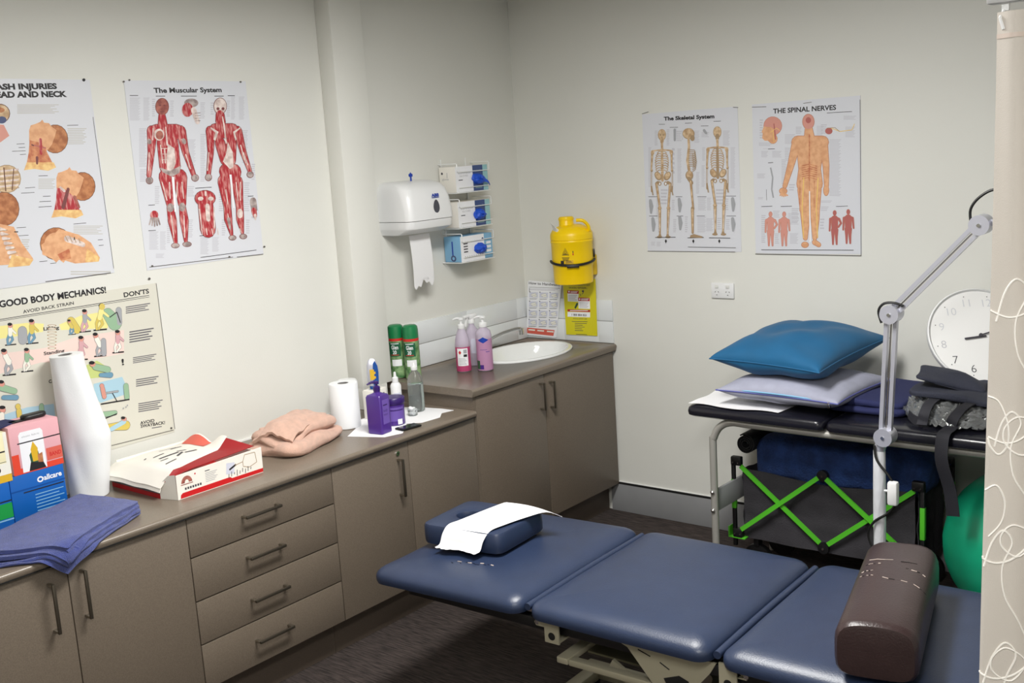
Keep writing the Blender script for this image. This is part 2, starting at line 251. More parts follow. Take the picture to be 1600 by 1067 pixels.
ART={
'muscular':'''T ink 1183 6442 4207 6468 173 350 The Muscular System
X text 22 162 6279 433 -2 -116 -823
X text 20 718 6277 263 -1 -116 -832
X text 18 4625 6296 196 -1 -119 -895
X text 20 5001 6295 272 -1 -119 -901
X text 9 1077 6242 133 -1 -93 -670
X text 9 1835 6170 161 -1 -84 -612
X text 6 3636 6089 138 -1 -66 -492
X text 9 4394 6155 168 -1 -86 -642
X text 10 3168 6092 212 -2 -85 -628
X text 26 388 5182 307 -8 -196 -1400
X text 8 220 3713 268 -14 -66 -469
X text 20 2353 4716 415 -14 -142 -1040
X text 28 3007 4905 229 -7 -247 -1825
X text 20 4992 4993 273 -7 -173 -1308
X text 8 5275 3662 184 -9 -87 -661
X text 10 753 3070 196 -13 -94 -679
X text 6 2157 2978 307 -20 -57 -418
X text 16 289 1426 389 -38 -95 -680
X text 16 741 1382 253 -25 -95 -686
X text 12 1095 1800 136 -12 -124 -896
X text 10 1985 1721 248 -22 -96 -701
X text 14 2477 996 381 -39 -91 -674
X text 12 3011 941 319 -33 -77 -574
X text 10 3576 2740 218 -15 -115 -860
X text 14 4813 2950 273 -17 -155 -1172
X text 8 3553 1580 175 -16 -87 -649
X text 7 4710 1477 182 -16 -78 -589
X text 4 447 579 354 -40 -24 -171
X text 3 5043 1895 323 -26 -58 -443
N ink 11 171 6345 512 6344
N ink 11 1245 6322 1640 6320
N ink 11 2326 6318 3029 6316
N ink 12 3838 6313 4274 6312
N ink 12 4469 6325 4807 6324
N ink 12 2492 2856 3242 2849
N ink 11 383 2378 656 2370
N ink 12 4920 2374 5198 2368
N ink 11 253 1450 566 1433
N ink 12 2439 1035 2952 1012
K musd 1408 5564 170 1394 5293 214
E musd 1459 5936 295 -3 -44 -318
K musd 911 5047 226 767 4295 153 556 3457 109
E musd 554 3274 155 -10 -20 -142
K musd 2147 5013 234 2246 4233 160 2488 3380 116
E musd 2537 3250 176 -11 -20 -147
K musd 1104 5028 286 1982 5004 293
K musd 1300 4614 259 1305 3723 275
K musd 1724 4599 262 1681 3704 278
K musd 1269 3347 320 1312 2374 187
K musd 1872 3311 326 1829 2333 190
K musd 1293 2236 157 1318 1710 203 1353 899 91
K musd 1826 2193 160 1836 1663 206 1802 922 92
E musd 1320 783 186 -20 -14 -104
E musd 1840 776 206 -22 -14 -105
K mus 1408 5564 148 1394 5293 192
E musb 1459 5936 271 -3 -41 -297
K mus 911 5047 204 767 4295 131 556 3457 87
E tendd 554 3274 132 -8 -17 -122
K mus 2147 5013 212 2246 4233 137 2488 3380 92
E tendd 2537 3250 151 -9 -17 -126
K mus 1104 5028 264 1982 5004 271
K mus 1300 4614 237 1305 3723 253
K mus 1724 4599 240 1681 3704 255
K mus 1269 3347 298 1312 2374 165
K mus 1872 3311 303 1829 2333 167
K mus 1293 2236 135 1318 1710 181 1353 899 68
K mus 1826 2193 137 1836 1663 183 1802 922 69
E tendd 1320 783 162 -18 -11 -83
E tendd 1840 776 181 -20 -12 -84
E tend 1192 4924 222 -7 -30 -217
E musb 1205 4903 158 -5 -23 -162
K tend 1507 5188 22 1482 4539 37
P tend 1518 4572 1776 4391 1757 3838 1553 3537 1350 3583 1384 4063
P tendd 1042 3724 1462 3577 1989 3743 1872 3485 1528 3352 1152 3539
P paper 1511 3353 1624 3346 1526 2042 1454 2048
E tendd 1306 2214 144 -12 -23 -165
E tendd 1818 2194 139 -11 -23 -167
N tend 22 1071 3187 1190 2488
N tend 22 1389 3167 1336 2546
N tend 23 1727 3145 1609 2525
N tend 23 1930 3132 1926 2502
N tend 23 1298 1922 1296 1081
N tend 23 1849 1874 1767 1033
N tend 22 689 4298 564 3627
N tend 23 2236 4163 2383 3596
N tend 22 967 5167 890 4730
N tend 23 2123 4723 2298 4613
N tend 22 1196 4550 1197 3866
N tend 22 1351 4407 1308 3861
N tend 11 1217 4413 1463 4403
N tend 11 1189 4209 1435 4198
N tend 11 1160 4005 1406 3993
K tendd 745 4702 87 741 4668 87
K tendd 2222 4665 91 2241 4622 91
E musd 1371 5984 47 0 -4 -27
E musd 1561 5982 48 0 -4 -27
N musd 15 1347 5754 1521 5752
E musd 4056 5930 316 -3 -44 -326
K musd 4011 5589 215 3995 5340 246
K musd 3469 4977 220 3379 4185 149 3162 3341 110
E musd 3148 3234 163 -10 -20 -149
K musd 4758 4941 228 4922 4120 164 5144 3374 116
E musd 5143 3226 175 -10 -18 -140
K musd 3704 4991 292 4538 4969 299
K musd 3859 4523 247 3991 3871 232
K musd 4387 4504 266 4300 3856 234
K musd 3973 3402 313 4416 3377 317
K musd 3850 3011 313 3878 2027 186 3851 1554 202 3932 957 89
K musd 4470 2972 286 4466 1979 189 4421 1502 197 4461 979 91
E musd 3957 807 187 -19 -15 -109
E musd 4484 805 191 -19 -15 -110
E tend 4056 5930 289 -3 -41 -305
K mus 4011 5589 191 3995 5340 223
K mus 3469 4977 196 3379 4185 126 3162 3341 86
E tendd 3148 3234 137 -8 -17 -128
K mus 4758 4941 203 4922 4120 140 5144 3374 91
E tendd 5143 3226 147 -9 -15 -117
K mus 3704 4991 269 4538 4969 275
K mus 3859 4523 223 3991 3871 208
K mus 4387 4504 242 4300 3856 210
K mus 3973 3402 289 4416 3377 293
K mus 3850 3011 289 3878 2027 161 3851 1554 178 3932 957 65
K mus 4470 2972 261 4466 1979 164 4421 1502 172 4461 979 66
E tendd 3957 807 160 -16 -12 -87
E tendd 4484 805 163 -17 -12 -88
P tend 4232 4546 4410 4141 4369 3562 4181 3499 3894 3803 4082 4083
K tend 4106 5516 24 4137 5159 40 4148 4513 32
P tend 3508 5138 3847 4952 3653 4616 3564 4662 3694 4921 3484 5089
P tend 4898 5104 4533 4933 4594 4584 4671 4625 4635 4894 4909 5053
E musd 3938 5832 70 -1 -8 -57
E musd 4174 5829 70 -1 -8 -57
P paper 4135 3284 4241 3278 4210 1963 4139 1969
N tend 24 3294 4188 3130 3485
N tend 25 4825 4416 4982 3677
N tend 25 4922 4120 5082 3598
N tend 24 3882 2719 3910 2134
N tend 24 4417 2975 4410 2242
N tend 25 4632 2962 4536 2232
N tend 24 3862 1772 3855 1186
N tend 25 4354 1138 4389 986
E tend 4441 1723 144 -12 -25 -190
K tendd 3860 1553 81 3899 1182 49
E tendd 2744 6061 318 -3 -23 -166
E mus 2544 5807 249 -3 -36 -262
K tend 2815 5783 123 2925 5363 108
N tendd 12 2859 5678 3113 5688
N tendd 12 2846 5580 3099 5590
N tendd 12 2832 5483 3086 5492
N tendd 12 2819 5386 3073 5395
E musd 2886 2444 488 -36 -43 -319
K musd 2873 2216 353 2858 1282 370
E mus 2886 2444 462 -35 -40 -298
K mus 2873 2216 329 2858 1282 347
E tend 2673 2446 127 -9 -11 -78
E tend 3140 2411 129 -10 -11 -78
K tend 2948 2138 102 2915 1637 94
N tend 27 2562 2062 2579 1309
N tend 28 3234 2079 3158 1253
K tend 2935 2677 47 2920 2570 47
N tend 20 2562 1310 2579 1057
N tend 20 2773 1290 2791 1036
N tend 20 3029 1265 3047 1010
N tend 20 3287 1241 3305 984
E mus 573 1999 172 -15 -23 -163
K tendd 433 1894 37 324 1677 29
K tendd 502 1888 37 428 1633 29
K tendd 573 1882 37 532 1589 29
K tendd 643 1875 37 646 1613 30
K tendd 713 1869 37 760 1636 30
K tendd 5150 2148 167 5167 1848 151
K mus 5138 1775 134 5169 1585 101
K tend 5169 1585 67 5169 1436 42
N ink 10 2370 207 5053 196
N dirt 11 106 112 3883 45
N dirt 12 4061 24 5376 -8
E dirt -7 6836 45 0 -5 -33
E dirt 226 6890 45 0 -5 -33
E dirt 5148 6856 54 0 -5 -36
E dirt 228 139 47 -6 -5 -34
E dirt 5471 286 56 -6 -5 -38
E dirt 3707 73 53 -6 -5 -36''',
'skeletal':'''T ink 1185 6157 3832 6092 164 450 The Skeletal System
X text 12 660 5730 174 -11 -34 -707
X text 10 1316 5754 149 -9 -35 -765
X text 34 280 4976 153 -8 -93 -1891
X text 6 1832 5659 279 -17 -22 -506
X text 30 1855 4832 221 -11 -69 -1599
X text 7 2110 5642 88 -5 -19 -442
X text 12 2777 5601 272 -17 -22 -563
X text 4 3153 5516 390 -23 -9 -249
X text 12 3163 4828 157 -8 -24 -627
X text 18 3096 4014 179 -7 -38 -1011
X text 18 2796 3710 180 -7 -40 -1017
X text 34 4600 4754 240 -12 -60 -1857
X text 12 4245 5512 345 -21 -23 -677
X text 6 1562 4910 148 -8 -57 -1281
X text 14 585 2550 267 -6 -47 -988
X text 6 1454 2465 150 -3 -23 -521
X text 14 2859 2530 433 -10 -24 -608
X text 12 3327 2519 214 -5 -22 -604
X text 18 2788 1633 471 -6 -29 -742
X text 12 3256 1564 359 -4 -23 -609
X text 8 2128 1674 148 -2 -32 -780
X text 4 214 465 233 1 -10 -201
X text 5 524 465 231 1 -11 -234
X text 6 4282 2466 140 -3 -19 -566
X text 8 653 1560 115 -1 -31 -662
X text 8 1488 1551 165 -2 -29 -656
X text 6 3829 1589 212 -2 -20 -573
X text 6 4265 1521 196 -2 -17 -507
X text 5 873 3001 378 -11 -37 -785
X text 5 3805 2918 492 -14 -27 -757
N ink 10 900 6003 1237 5982
N ink 10 1491 5819 1933 5798
N ink 10 2306 5963 2668 5952
N ink 10 3128 5779 3518 5761
N ink 10 3785 5947 4155 5935
N ink 11 164 2625 687 2613
N ink 10 1669 2590 2018 2582
N ink 10 2824 2563 3293 2552
N ink 10 4299 2559 4807 2547
N ink 11 157 1698 621 1692
N ink 11 1682 1679 2032 1675
N ink 10 2753 1666 3188 1661
N ink 10 4290 1647 4779 1641
E boned 1050 5501 224 -13 -12 -269
E bone 1051 5514 202 -12 -11 -243
E boned 975 5506 45 -3 -2 -45
E boned 1125 5497 45 -3 -2 -45
K bone 1042 5322 118 1035 5182 91
E boned 1045 5386 23 -1 -2 -38
N boned 10 979 5262 1099 5255
K bone 1033 5130 63 1033 4809 63
N bone 35 516 4783 1018 4810 1525 4746
E bone 497 4706 99 -5 -5 -110
E bone 1521 4669 97 -5 -5 -109
N boned 21 1014 4720 874 4753 754 4662 802 4595
N bone 12 1014 4720 874 4753 754 4662 802 4595
N boned 21 1014 4720 1155 4739 1266 4637 1212 4575
N bone 12 1014 4720 1155 4739 1266 4637 1212 4575
N boned 21 1009 4611 836 4645 688 4555 748 4487
N bone 12 1009 4611 836 4645 688 4555 748 4487
N boned 21 1009 4611 1183 4628 1321 4525 1255 4464
N bone 12 1009 4611 1183 4628 1321 4525 1255 4464
N boned 21 1004 4501 810 4536 645 4447 713 4379
N bone 12 1004 4501 810 4536 645 4447 713 4379
N boned 21 1004 4501 1199 4518 1353 4414 1280 4353
N bone 12 1004 4501 1199 4518 1353 4414 1280 4353
N boned 21 998 4392 792 4427 616 4338 689 4269
N bone 12 998 4392 792 4427 616 4338 689 4269
N boned 21 998 4392 1206 4408 1371 4304 1293 4243
N bone 12 998 4392 1206 4408 1371 4304 1293 4243
N boned 21 993 4282 787 4317 611 4227 684 4159
N bone 12 993 4282 787 4317 611 4227 684 4159
N boned 21 993 4282 1201 4299 1366 4195 1288 4134
N bone 12 993 4282 1201 4299 1366 4195 1288 4134
N boned 21 988 4172 786 4207 613 4117 685 4049
N bone 12 988 4172 786 4207 613 4117 685 4049
N boned 21 988 4172 1192 4190 1353 4086 1277 4025
N bone 12 988 4172 1192 4190 1353 4086 1277 4025
N boned 21 983 4063 789 4097 623 4006 692 3938
N bone 12 983 4063 789 4097 623 4006 692 3938
N boned 21 983 4063 1179 4080 1333 3977 1260 3916
N bone 12 983 4063 1179 4080 1333 3977 1260 3916
N boned 21 978 3953 796 3986 641 3895 705 3827
N bone 12 978 3953 796 3986 641 3895 705 3827
N boned 21 978 3953 1162 3971 1306 3869 1237 3807
N bone 12 978 3953 1162 3971 1306 3869 1237 3807
N boned 21 973 3843 824 3875 697 3782 748 3715
N bone 12 973 3843 824 3875 697 3782 748 3715
N boned 21 973 3843 1124 3863 1241 3762 1184 3699
N bone 12 973 3843 1124 3863 1241 3762 1184 3699
K bone 1016 4778 63 982 3388 77
N boned 7 953 4716 1104 4709
N boned 7 949 4620 1099 4613
N boned 7 944 4523 1095 4516
N boned 7 940 4427 1090 4420
N boned 7 935 4330 1086 4323
N boned 7 931 4233 1081 4227
N boned 7 926 4136 1077 4130
N boned 7 922 4039 1073 4033
N boned 7 917 3942 1068 3936
N boned 7 913 3845 1064 3839
N boned 7 908 3748 1059 3742
N boned 7 903 3651 1055 3645
N boned 7 899 3553 1050 3548
N boned 7 894 3456 1046 3451
E boned 749 3591 157 66 115 -198
E bone 749 3604 116 49 88 -152
E boned 823 3230 99 -3 -5 -104
E paper 823 3224 46 -1 -3 -59
K boned 480 4675 63 398 3930 43 410 3864 71
K bone 480 4675 42 398 3930 28 410 3864 50
K boned 408 3832 43 364 3081 43 378 2883 57
K paper 414 3786 14 375 3146 14
N boned 11 378 2883 399 2685
N boned 11 401 2883 430 2685
N boned 11 424 2882 460 2684
K boned 734 3279 78 640 3236 71 772 2151 64 769 2073 107
K bone 654 3203 43 774 2184 36 769 2086 78
K boned 763 1954 85 726 831 50 723 765 79
K bone 763 1954 57 727 844 29
N paper 7 722 1889 709 964
E boned 696 685 153 0 -3 -60
E boned 1263 3573 148 -76 -131 -189
E bone 1263 3586 110 -57 -100 -144
E boned 1156 3220 98 -3 -5 -104
E paper 1156 3214 45 -1 -3 -58
K boned 1534 4624 62 1516 3886 42 1529 3822 69
K bone 1534 4624 42 1516 3886 28 1529 3822 49
K boned 1527 3789 42 1502 3048 42 1471 2854 56
K paper 1518 3745 14 1497 3113 14
N boned 10 1471 2854 1492 2659
N boned 10 1493 2853 1522 2658
N boned 10 1516 2853 1552 2657
K boned 1279 3262 77 1397 3213 70 1258 2143 63 1255 2064 106
K bone 1380 3181 42 1260 2175 35 1255 2077 77
K boned 1250 1947 85 1154 830 50 1151 764 78
K bone 1250 1947 56 1154 843 28
N paper 7 1284 1881 1183 962
E boned 1170 685 152 0 -3 -59
E boned 3964 5455 209 -13 -9 -259
E bone 3964 5467 188 -11 -8 -234
K boned 3958 5282 99 3955 5190 92
K bone 3951 5097 59 3955 4787 59
N bone 33 3474 4762 3941 4788 4413 4726
E bone 3457 4688 92 -5 -4 -106
E bone 4410 4652 90 -5 -3 -105
N boned 20 3938 4701 3807 4732 3696 4645 3742 4580
N bone 11 3938 4701 3807 4732 3696 4645 3742 4580
N boned 20 3938 4701 4069 4719 4173 4621 4123 4562
N bone 11 3938 4701 4069 4719 4173 4621 4123 4562
N boned 20 3934 4596 3773 4628 3636 4542 3693 4477
N bone 11 3934 4596 3773 4628 3636 4542 3693 4477
N boned 20 3934 4596 4096 4612 4225 4513 4164 4454
N bone 11 3934 4596 4096 4612 4225 4513 4164 4454
N boned 20 3930 4490 3750 4524 3597 4437 3661 4372
N bone 11 3930 4490 3750 4524 3597 4437 3661 4372
N boned 20 3930 4490 4112 4506 4256 4406 4189 4348
N bone 11 3930 4490 4112 4506 4256 4406 4189 4348
N boned 20 3927 4385 3734 4418 3572 4332 3640 4267
N bone 11 3927 4385 3734 4418 3572 4332 3640 4267
N boned 20 3927 4385 4120 4400 4274 4300 4202 4241
N bone 11 3927 4385 4120 4400 4274 4300 4202 4241
N boned 20 3923 4279 3730 4313 3568 4226 3637 4161
N bone 11 3923 4279 3730 4313 3568 4226 3637 4161
N boned 20 3923 4279 4116 4295 4270 4195 4198 4136
N bone 11 3923 4279 4116 4295 4270 4195 4198 4136
N boned 20 3919 4173 3731 4206 3571 4120 3638 4054
N bone 11 3919 4173 3731 4206 3571 4120 3638 4054
N boned 20 3919 4173 4109 4190 4260 4090 4189 4031
N bone 11 3919 4173 4109 4190 4260 4090 4189 4031
N boned 20 3916 4067 3735 4100 3582 4013 3646 3947
N bone 11 3916 4067 3735 4100 3582 4013 3646 3947
N boned 20 3916 4067 4098 4084 4242 3985 4174 3926
N bone 11 3916 4067 4098 4084 4242 3985 4174 3926
N boned 20 3912 3961 3742 3993 3599 3905 3659 3840
N bone 11 3912 3961 3742 3993 3599 3905 3659 3840
N boned 20 3912 3961 4082 3979 4218 3880 4154 3821
N bone 11 3912 3961 4082 3979 4218 3880 4154 3821
N boned 20 3908 3855 3770 3886 3652 3797 3701 3732
N bone 11 3908 3855 3770 3886 3652 3797 3701 3732
N boned 20 3908 3855 4048 3875 4158 3777 4106 3717
N bone 11 3908 3855 4048 3875 4158 3777 4106 3717
K boned 3940 4757 59 3921 3417 73
N boned 7 3881 4698 4021 4691
N boned 7 3878 4605 4018 4598
N boned 7 3875 4511 4015 4505
N boned 7 3872 4418 4012 4412
N boned 7 3868 4325 4009 4319
N boned 7 3865 4232 4005 4225
N boned 7 3862 4138 4002 4132
N boned 7 3859 4045 3999 4039
N boned 7 3855 3951 3996 3945
N boned 7 3852 3858 3993 3852
N boned 7 3849 3764 3989 3758
N boned 7 3845 3670 3986 3665
N boned 7 3842 3576 3983 3571
N boned 7 3839 3482 3980 3477
E boned 3702 3613 145 64 109 -191
E bone 3702 3625 107 47 83 -146
E boned 3775 3265 92 -3 -4 -100
E paper 3774 3259 42 -1 -2 -57
K boned 3442 4657 60 3373 3940 40 3385 3876 67
K bone 3442 4657 40 3373 3940 27 3385 3876 47
K boned 3383 3845 40 3350 3121 40 3364 2930 54
K paper 3389 3801 13 3359 3184 13
N boned 10 3364 2930 3386 2740
N boned 10 3386 2930 3414 2739
N boned 10 3407 2929 3443 2738
K boned 3691 3312 74 3605 3270 67 3738 2225 60 3735 2149 101
K bone 3618 3238 40 3739 2257 34 3736 2162 74
K boned 3731 2035 81 3707 953 47 3705 889 74
K bone 3731 2035 54 3708 965 27
N paper 7 3694 1972 3691 1081
E boned 3681 812 143 0 -2 -58
E boned 4180 3595 139 -74 -120 -182
E bone 4180 3608 102 -55 -92 -139
E boned 4084 3255 91 -3 -3 -100
E paper 4084 3249 42 -1 -2 -56
K boned 4423 4609 59 4413 3897 39 4425 3835 66
K bone 4423 4609 39 4413 3897 26 4425 3835 46
K boned 4424 3804 39 4408 3088 40 4381 2902 53
K paper 4416 3761 13 4403 3151 13
N boned 10 4381 2902 4402 2713
N boned 10 4402 2901 4430 2713
N boned 10 4422 2901 4458 2712
K boned 4198 3295 73 4308 3248 66 4190 2216 60 4187 2140 100
K bone 4293 3217 40 4191 2248 33 4188 2153 73
K boned 4184 2027 80 4105 951 47 4103 888 74
K bone 4184 2027 53 4106 964 27
N paper 7 4217 1963 4131 1078
E boned 4122 811 141 0 -2 -57
N ink 14 456 665 1586 678
N ink 14 2234 645 3093 665
N ink 14 3367 646 4468 633
E boned 2482 5474 317 -19 -10 -251
E bone 2469 5494 289 -17 -9 -226
E boned 2677 5262 115 -7 -6 -138
K bone 2473 5242 61 2479 4863 61 2381 4234 75 2455 3722 68
N boned 15 2438 4739 2763 4710 2809 4582 2647 4514
N boned 15 2434 4657 2760 4628 2820 4499 2643 4425
N boned 15 2431 4575 2757 4546 2831 4417 2640 4337
N boned 15 2428 4492 2753 4464 2842 4334 2636 4248
N boned 15 2424 4410 2750 4382 2854 4251 2633 4160
N boned 15 2421 4328 2747 4300 2865 4169 2629 4071
N boned 15 2418 4245 2744 4218 2847 4087 2626 3983
N boned 15 2414 4163 2741 4136 2829 4006 2622 3894
N boned 15 2411 4080 2737 4054 2812 3924 2619 3805
N boned 15 2408 3998 2734 3972 2794 3843 2615 3716
E boned 2448 3563 204 -7 -9 -217
E bone 2450 3595 146 -5 -7 -166
K boned 2420 3405 96 2558 3209 82
K boned 2510 3274 62 2581 2119 55 2562 2023 96
K bone 2510 3274 41 2573 2119 34
K boned 2545 1959 83 2517 892 62
K bone 2545 1959 55 2518 925 35
P boned 2387 763 2573 827 3043 710 3005 645 2360 658
P ink 986 493 1051 586 1108 493 1042 374
P ink 2479 496 2542 587 2597 496 2533 379
P ink 3841 498 3901 588 3955 499 3894 383
K grey 278 2425 86 312 2160 115 282 1862 57
K grey 1857 2456 83 1890 2196 111 1863 1905 56
K grey 4637 2426 79 4670 2175 106 4648 1894 53
K grey 368 1563 86 401 1297 115 371 998 58
K grey 1851 1612 84 1884 1351 112 1857 1058 56
K grey 4608 1517 80 4642 1265 106 4619 981 53
K grey 1759 5695 62 1739 5220 55
K grey 3298 5569 67 3400 5439 53
N ink 10 2239 214 4733 190
N dirt 11 -4 0 4693 -1
N dirt 13 4793 6501 5044 6470
N dirt 11 13 6544 376 6615''',
'spinal':'''T ink 996 6143 3850 6101 200 300 THE SPINAL NERVES
X text 42 3540 4899 516 -29 -33 -2411
X text 8 1526 5229 466 -28 -9 -433
X text 5 2037 5520 269 -17 -6 -321
X text 8 2988 5495 299 -19 -7 -423
X text 3 285 4936 681 -37 -4 -161
X text 5 396 4562 321 -16 -8 -294
X text 6 917 4536 435 -22 -7 -292
X text 5 167 3575 405 -15 -6 -223
X text 8 352 5955 160 -11 -23 -875
X text 4 4176 5835 541 -38 -2 -173
X text 5 3177 5554 261 -17 -6 -422
X text 9 4244 5380 433 -28 -5 -451
X text 1 480 4668 480 -25 -1 -37
X text 8 1513 4652 234 -12 -13 -580
X text 16 1345 4151 236 -11 -25 -1096
X text 14 323 1741 204 -3 -34 -1283
X text 6 895 1919 320 -5 -8 -335
X text 9 1609 1797 510 -7 -11 -518
X text 9 1670 908 394 -1 -10 -484
X text 6 951 910 201 -1 -12 -488
X text 8 1771 2015 352 -6 -14 -664
X text 2 3127 2316 489 -11 -2 -108
X text 3 3124 2064 340 -6 -3 -217
X text 4 3078 1558 190 -2 -8 -509
X text 2 180 2530 244 -6 -3 -112
X text 3 1676 3081 274 -9 -7 -329
N ink 12 332 2093 859 2106
N ink 12 1259 2084 1789 2089
N ink 11 3800 2037 4317 2049
N ink 11 3444 5991 4539 5975
N ink 11 720 4619 1039 4618
N ink 12 705 4019 945 4023
K skind 2623 5377 184 2641 5056 243
E skind 2614 5682 279 -18 -6 -333
K skind 2100 4837 290 3240 4774 284
K skind 2367 4679 348 2975 4647 344
K skind 2400 4391 334 2425 3671 305 2336 3024 322
K skind 2932 4365 330 2845 3655 303 2910 3006 318
K skind 2634 4665 464 2608 3160 468
K skind 2020 4697 216 1812 3986 173 1477 2977 114
K skind 3290 4630 196 3375 3776 153 3385 2920 110
E skind 1393 2759 197 -5 -3 -154
E skind 3368 2742 135 -4 -4 -251
K skind 2332 2806 277 2377 1859 218 2401 1493 203 2387 685 114
K skind 2892 2791 274 2854 1851 216 2848 1488 202 2819 685 113
E skind 2366 390 179 1 -3 -140
K skind 2816 501 128 2999 392 112
K skin 2623 5377 162 2641 5056 221
E skinp 2614 5682 257 -17 -5 -311
K skin 2100 4837 268 3240 4774 262
K skin 2367 4679 326 2975 4647 322
K skin 2400 4391 311 2425 3671 283 2336 3024 299
K skin 2932 4365 308 2845 3655 280 2910 3006 296
K skin 2634 4665 442 2608 3160 446
K skin 2020 4697 194 1812 3986 150 1477 2977 91
K skin 3290 4630 175 3375 3776 131 3385 2920 88
E skin 1393 2759 174 -5 -3 -132
E skin 3368 2742 113 -3 -3 -229
K skin 2332 2806 255 2377 1859 196 2401 1493 181 2387 685 91
K skin 2892 2791 252 2854 1851 194 2848 1488 179 2819 685 90
E skin 2366 390 155 1 -2 -118
K skin 2816 501 105 2999 392 90
K skin 1352 2724 46 1246 2572 31
K skin 1352 2724 46 1333 2547 31
K skin 1352 2724 46 1419 2523 31
K skin 1352 2724 46 1507 2543 30
K skin 1352 2724 46 1594 2563 30
N skinn 29 2650 5162 2616 3160
N skind 11 2616 3160 2609 2799
N skinn 22 2612 2943 2586 538
N skinn 19 2274 3821 2628 3879 2976 3778
N skinn 19 2272 3728 2626 3785 2974 3685
N skinn 19 2270 3634 2625 3692 2973 3592
N skinn 19 2269 3540 2623 3599 2972 3499
N skinn 19 2267 3446 2621 3505 2970 3406
N skinn 19 2265 3352 2620 3412 2969 3313
N skinn 19 2263 3258 2618 3318 2967 3220
N nerve 19 2365 3313 2263 2007 2301 685
N skinn 15 2192 3174 2152 1862
N nerve 18 3014 3290 2917 1995 2957 685
N skinn 15 2844 3152 2808 1852
P paper 2593 2727 2639 2726 2648 538 2570 501
E skinpd 2615 5746 121 -8 -2 -127
E skind 967 5610 441 -28 -10 -406
K skind 777 5310 290 969 5044 213
E skinp 967 5610 425 -27 -9 -391
K skin 777 5310 274 969 5044 198
P skin 544 5615 434 5381 481 5320 451 5110 569 4993 808 4980 823 5561
K skinpd 1024 5693 23 1088 5037 30
N nerve 11 857 5341 1139 5505 1294 5387
N nerve 11 978 5406 1006 4896
E skinpd 3522 5237 163 -10 -2 -140
N nerve 14 3620 5350 4022 5185 4532 5224 4642 5459
N boned 11 3435 5362 3804 5359 3986 5188
N grey 35 820 3808 913 3363 853 2848 924 2476
N ink 8 595 2855 599 2372
E skind 770 1749 93 -1 -3 -123
K skind 633 1482 90 892 1479 89
K skind 763 1480 167 752 1031 152
K skind 552 1483 59 506 957 43
K skind 973 1478 58 1065 1291 50 932 1120 43
K skind 670 994 98 663 693 67 654 353 43
K skind 832 993 97 825 692 66 833 354 43
E skinp 770 1749 81 -1 -3 -112
K skinp 633 1482 78 892 1479 78
K skinp 763 1480 156 752 1031 140
K skinp 552 1483 47 506 957 31
K skinp 973 1478 46 1065 1291 39 932 1120 31
K skinp 670 994 86 663 693 55 654 353 31
K skinp 832 993 86 825 692 55 833 354 31
E skind 1418 1740 91 -1 -3 -122
K skind 1285 1475 89 1539 1472 88
K skind 1412 1474 165 1402 1028 150
K skind 1205 1476 58 1161 954 43
K skind 1618 1472 57 1656 1027 42
K skind 1322 991 96 1315 692 66 1308 356 43
K skind 1481 990 96 1475 692 66 1483 356 42
E skinp 1418 1740 79 -1 -2 -111
K skinp 1285 1475 77 1539 1472 77
K skinp 1412 1474 154 1402 1028 139
K skinp 1205 1476 46 1161 954 31
K skinp 1618 1472 46 1656 1027 31
K skinp 1322 991 85 1315 692 54 1308 356 31
K skinp 1481 990 85 1475 692 54 1483 356 31
E skind 3736 1766 86 -1 -2 -118
K skind 3613 1508 85 3853 1506 84
K skind 3733 1507 158 3728 1075 143
K skind 3538 1509 55 3501 1004 41
K skind 3927 1505 55 4014 1325 47 3893 1160 40
K skind 3652 1039 92 3648 750 63 3644 423 41
K skind 3802 1038 92 3798 750 63 3809 424 41
E skinpd 3736 1766 75 -1 -1 -108
K skinpd 3613 1508 74 3853 1506 73
K skinpd 3733 1507 147 3728 1075 132
K skinpd 3538 1509 44 3501 1004 30
K skinpd 3927 1505 44 4014 1325 36 3893 1160 29
K skinpd 3652 1039 81 3648 750 52 3644 423 30
K skinpd 3802 1038 81 3798 750 51 3809 424 29
E skind 4337 1800 84 -1 -1 -118
K skind 4216 1545 83 4452 1542 83
K skind 4334 1543 156 4330 1115 142
K skind 4142 1546 55 4107 1044 40
K skind 4525 1541 54 4565 1113 40
K skind 4256 1079 91 4253 792 62 4249 469 40
K skind 4403 1078 91 4400 792 62 4411 469 40
E skinpd 4337 1800 73 -1 -1 -107
K skinpd 4216 1545 73 4452 1542 72
K skinpd 4334 1543 145 4330 1115 131
K skinpd 4142 1546 44 4107 1044 29
K skinpd 4525 1541 43 4565 1113 29
K skinpd 4256 1079 80 4253 792 51 4249 469 29
K skinpd 4403 1078 80 4400 792 51 4411 469 29
N ink 12 281 154 4556 168
N dirt 16 -13 -39 4883 -66
N dirt 10 4887 6435 4876 -66
N dirt 12 3 6490 686 6454
N dirt 11 2400 6468 2779 6495''',
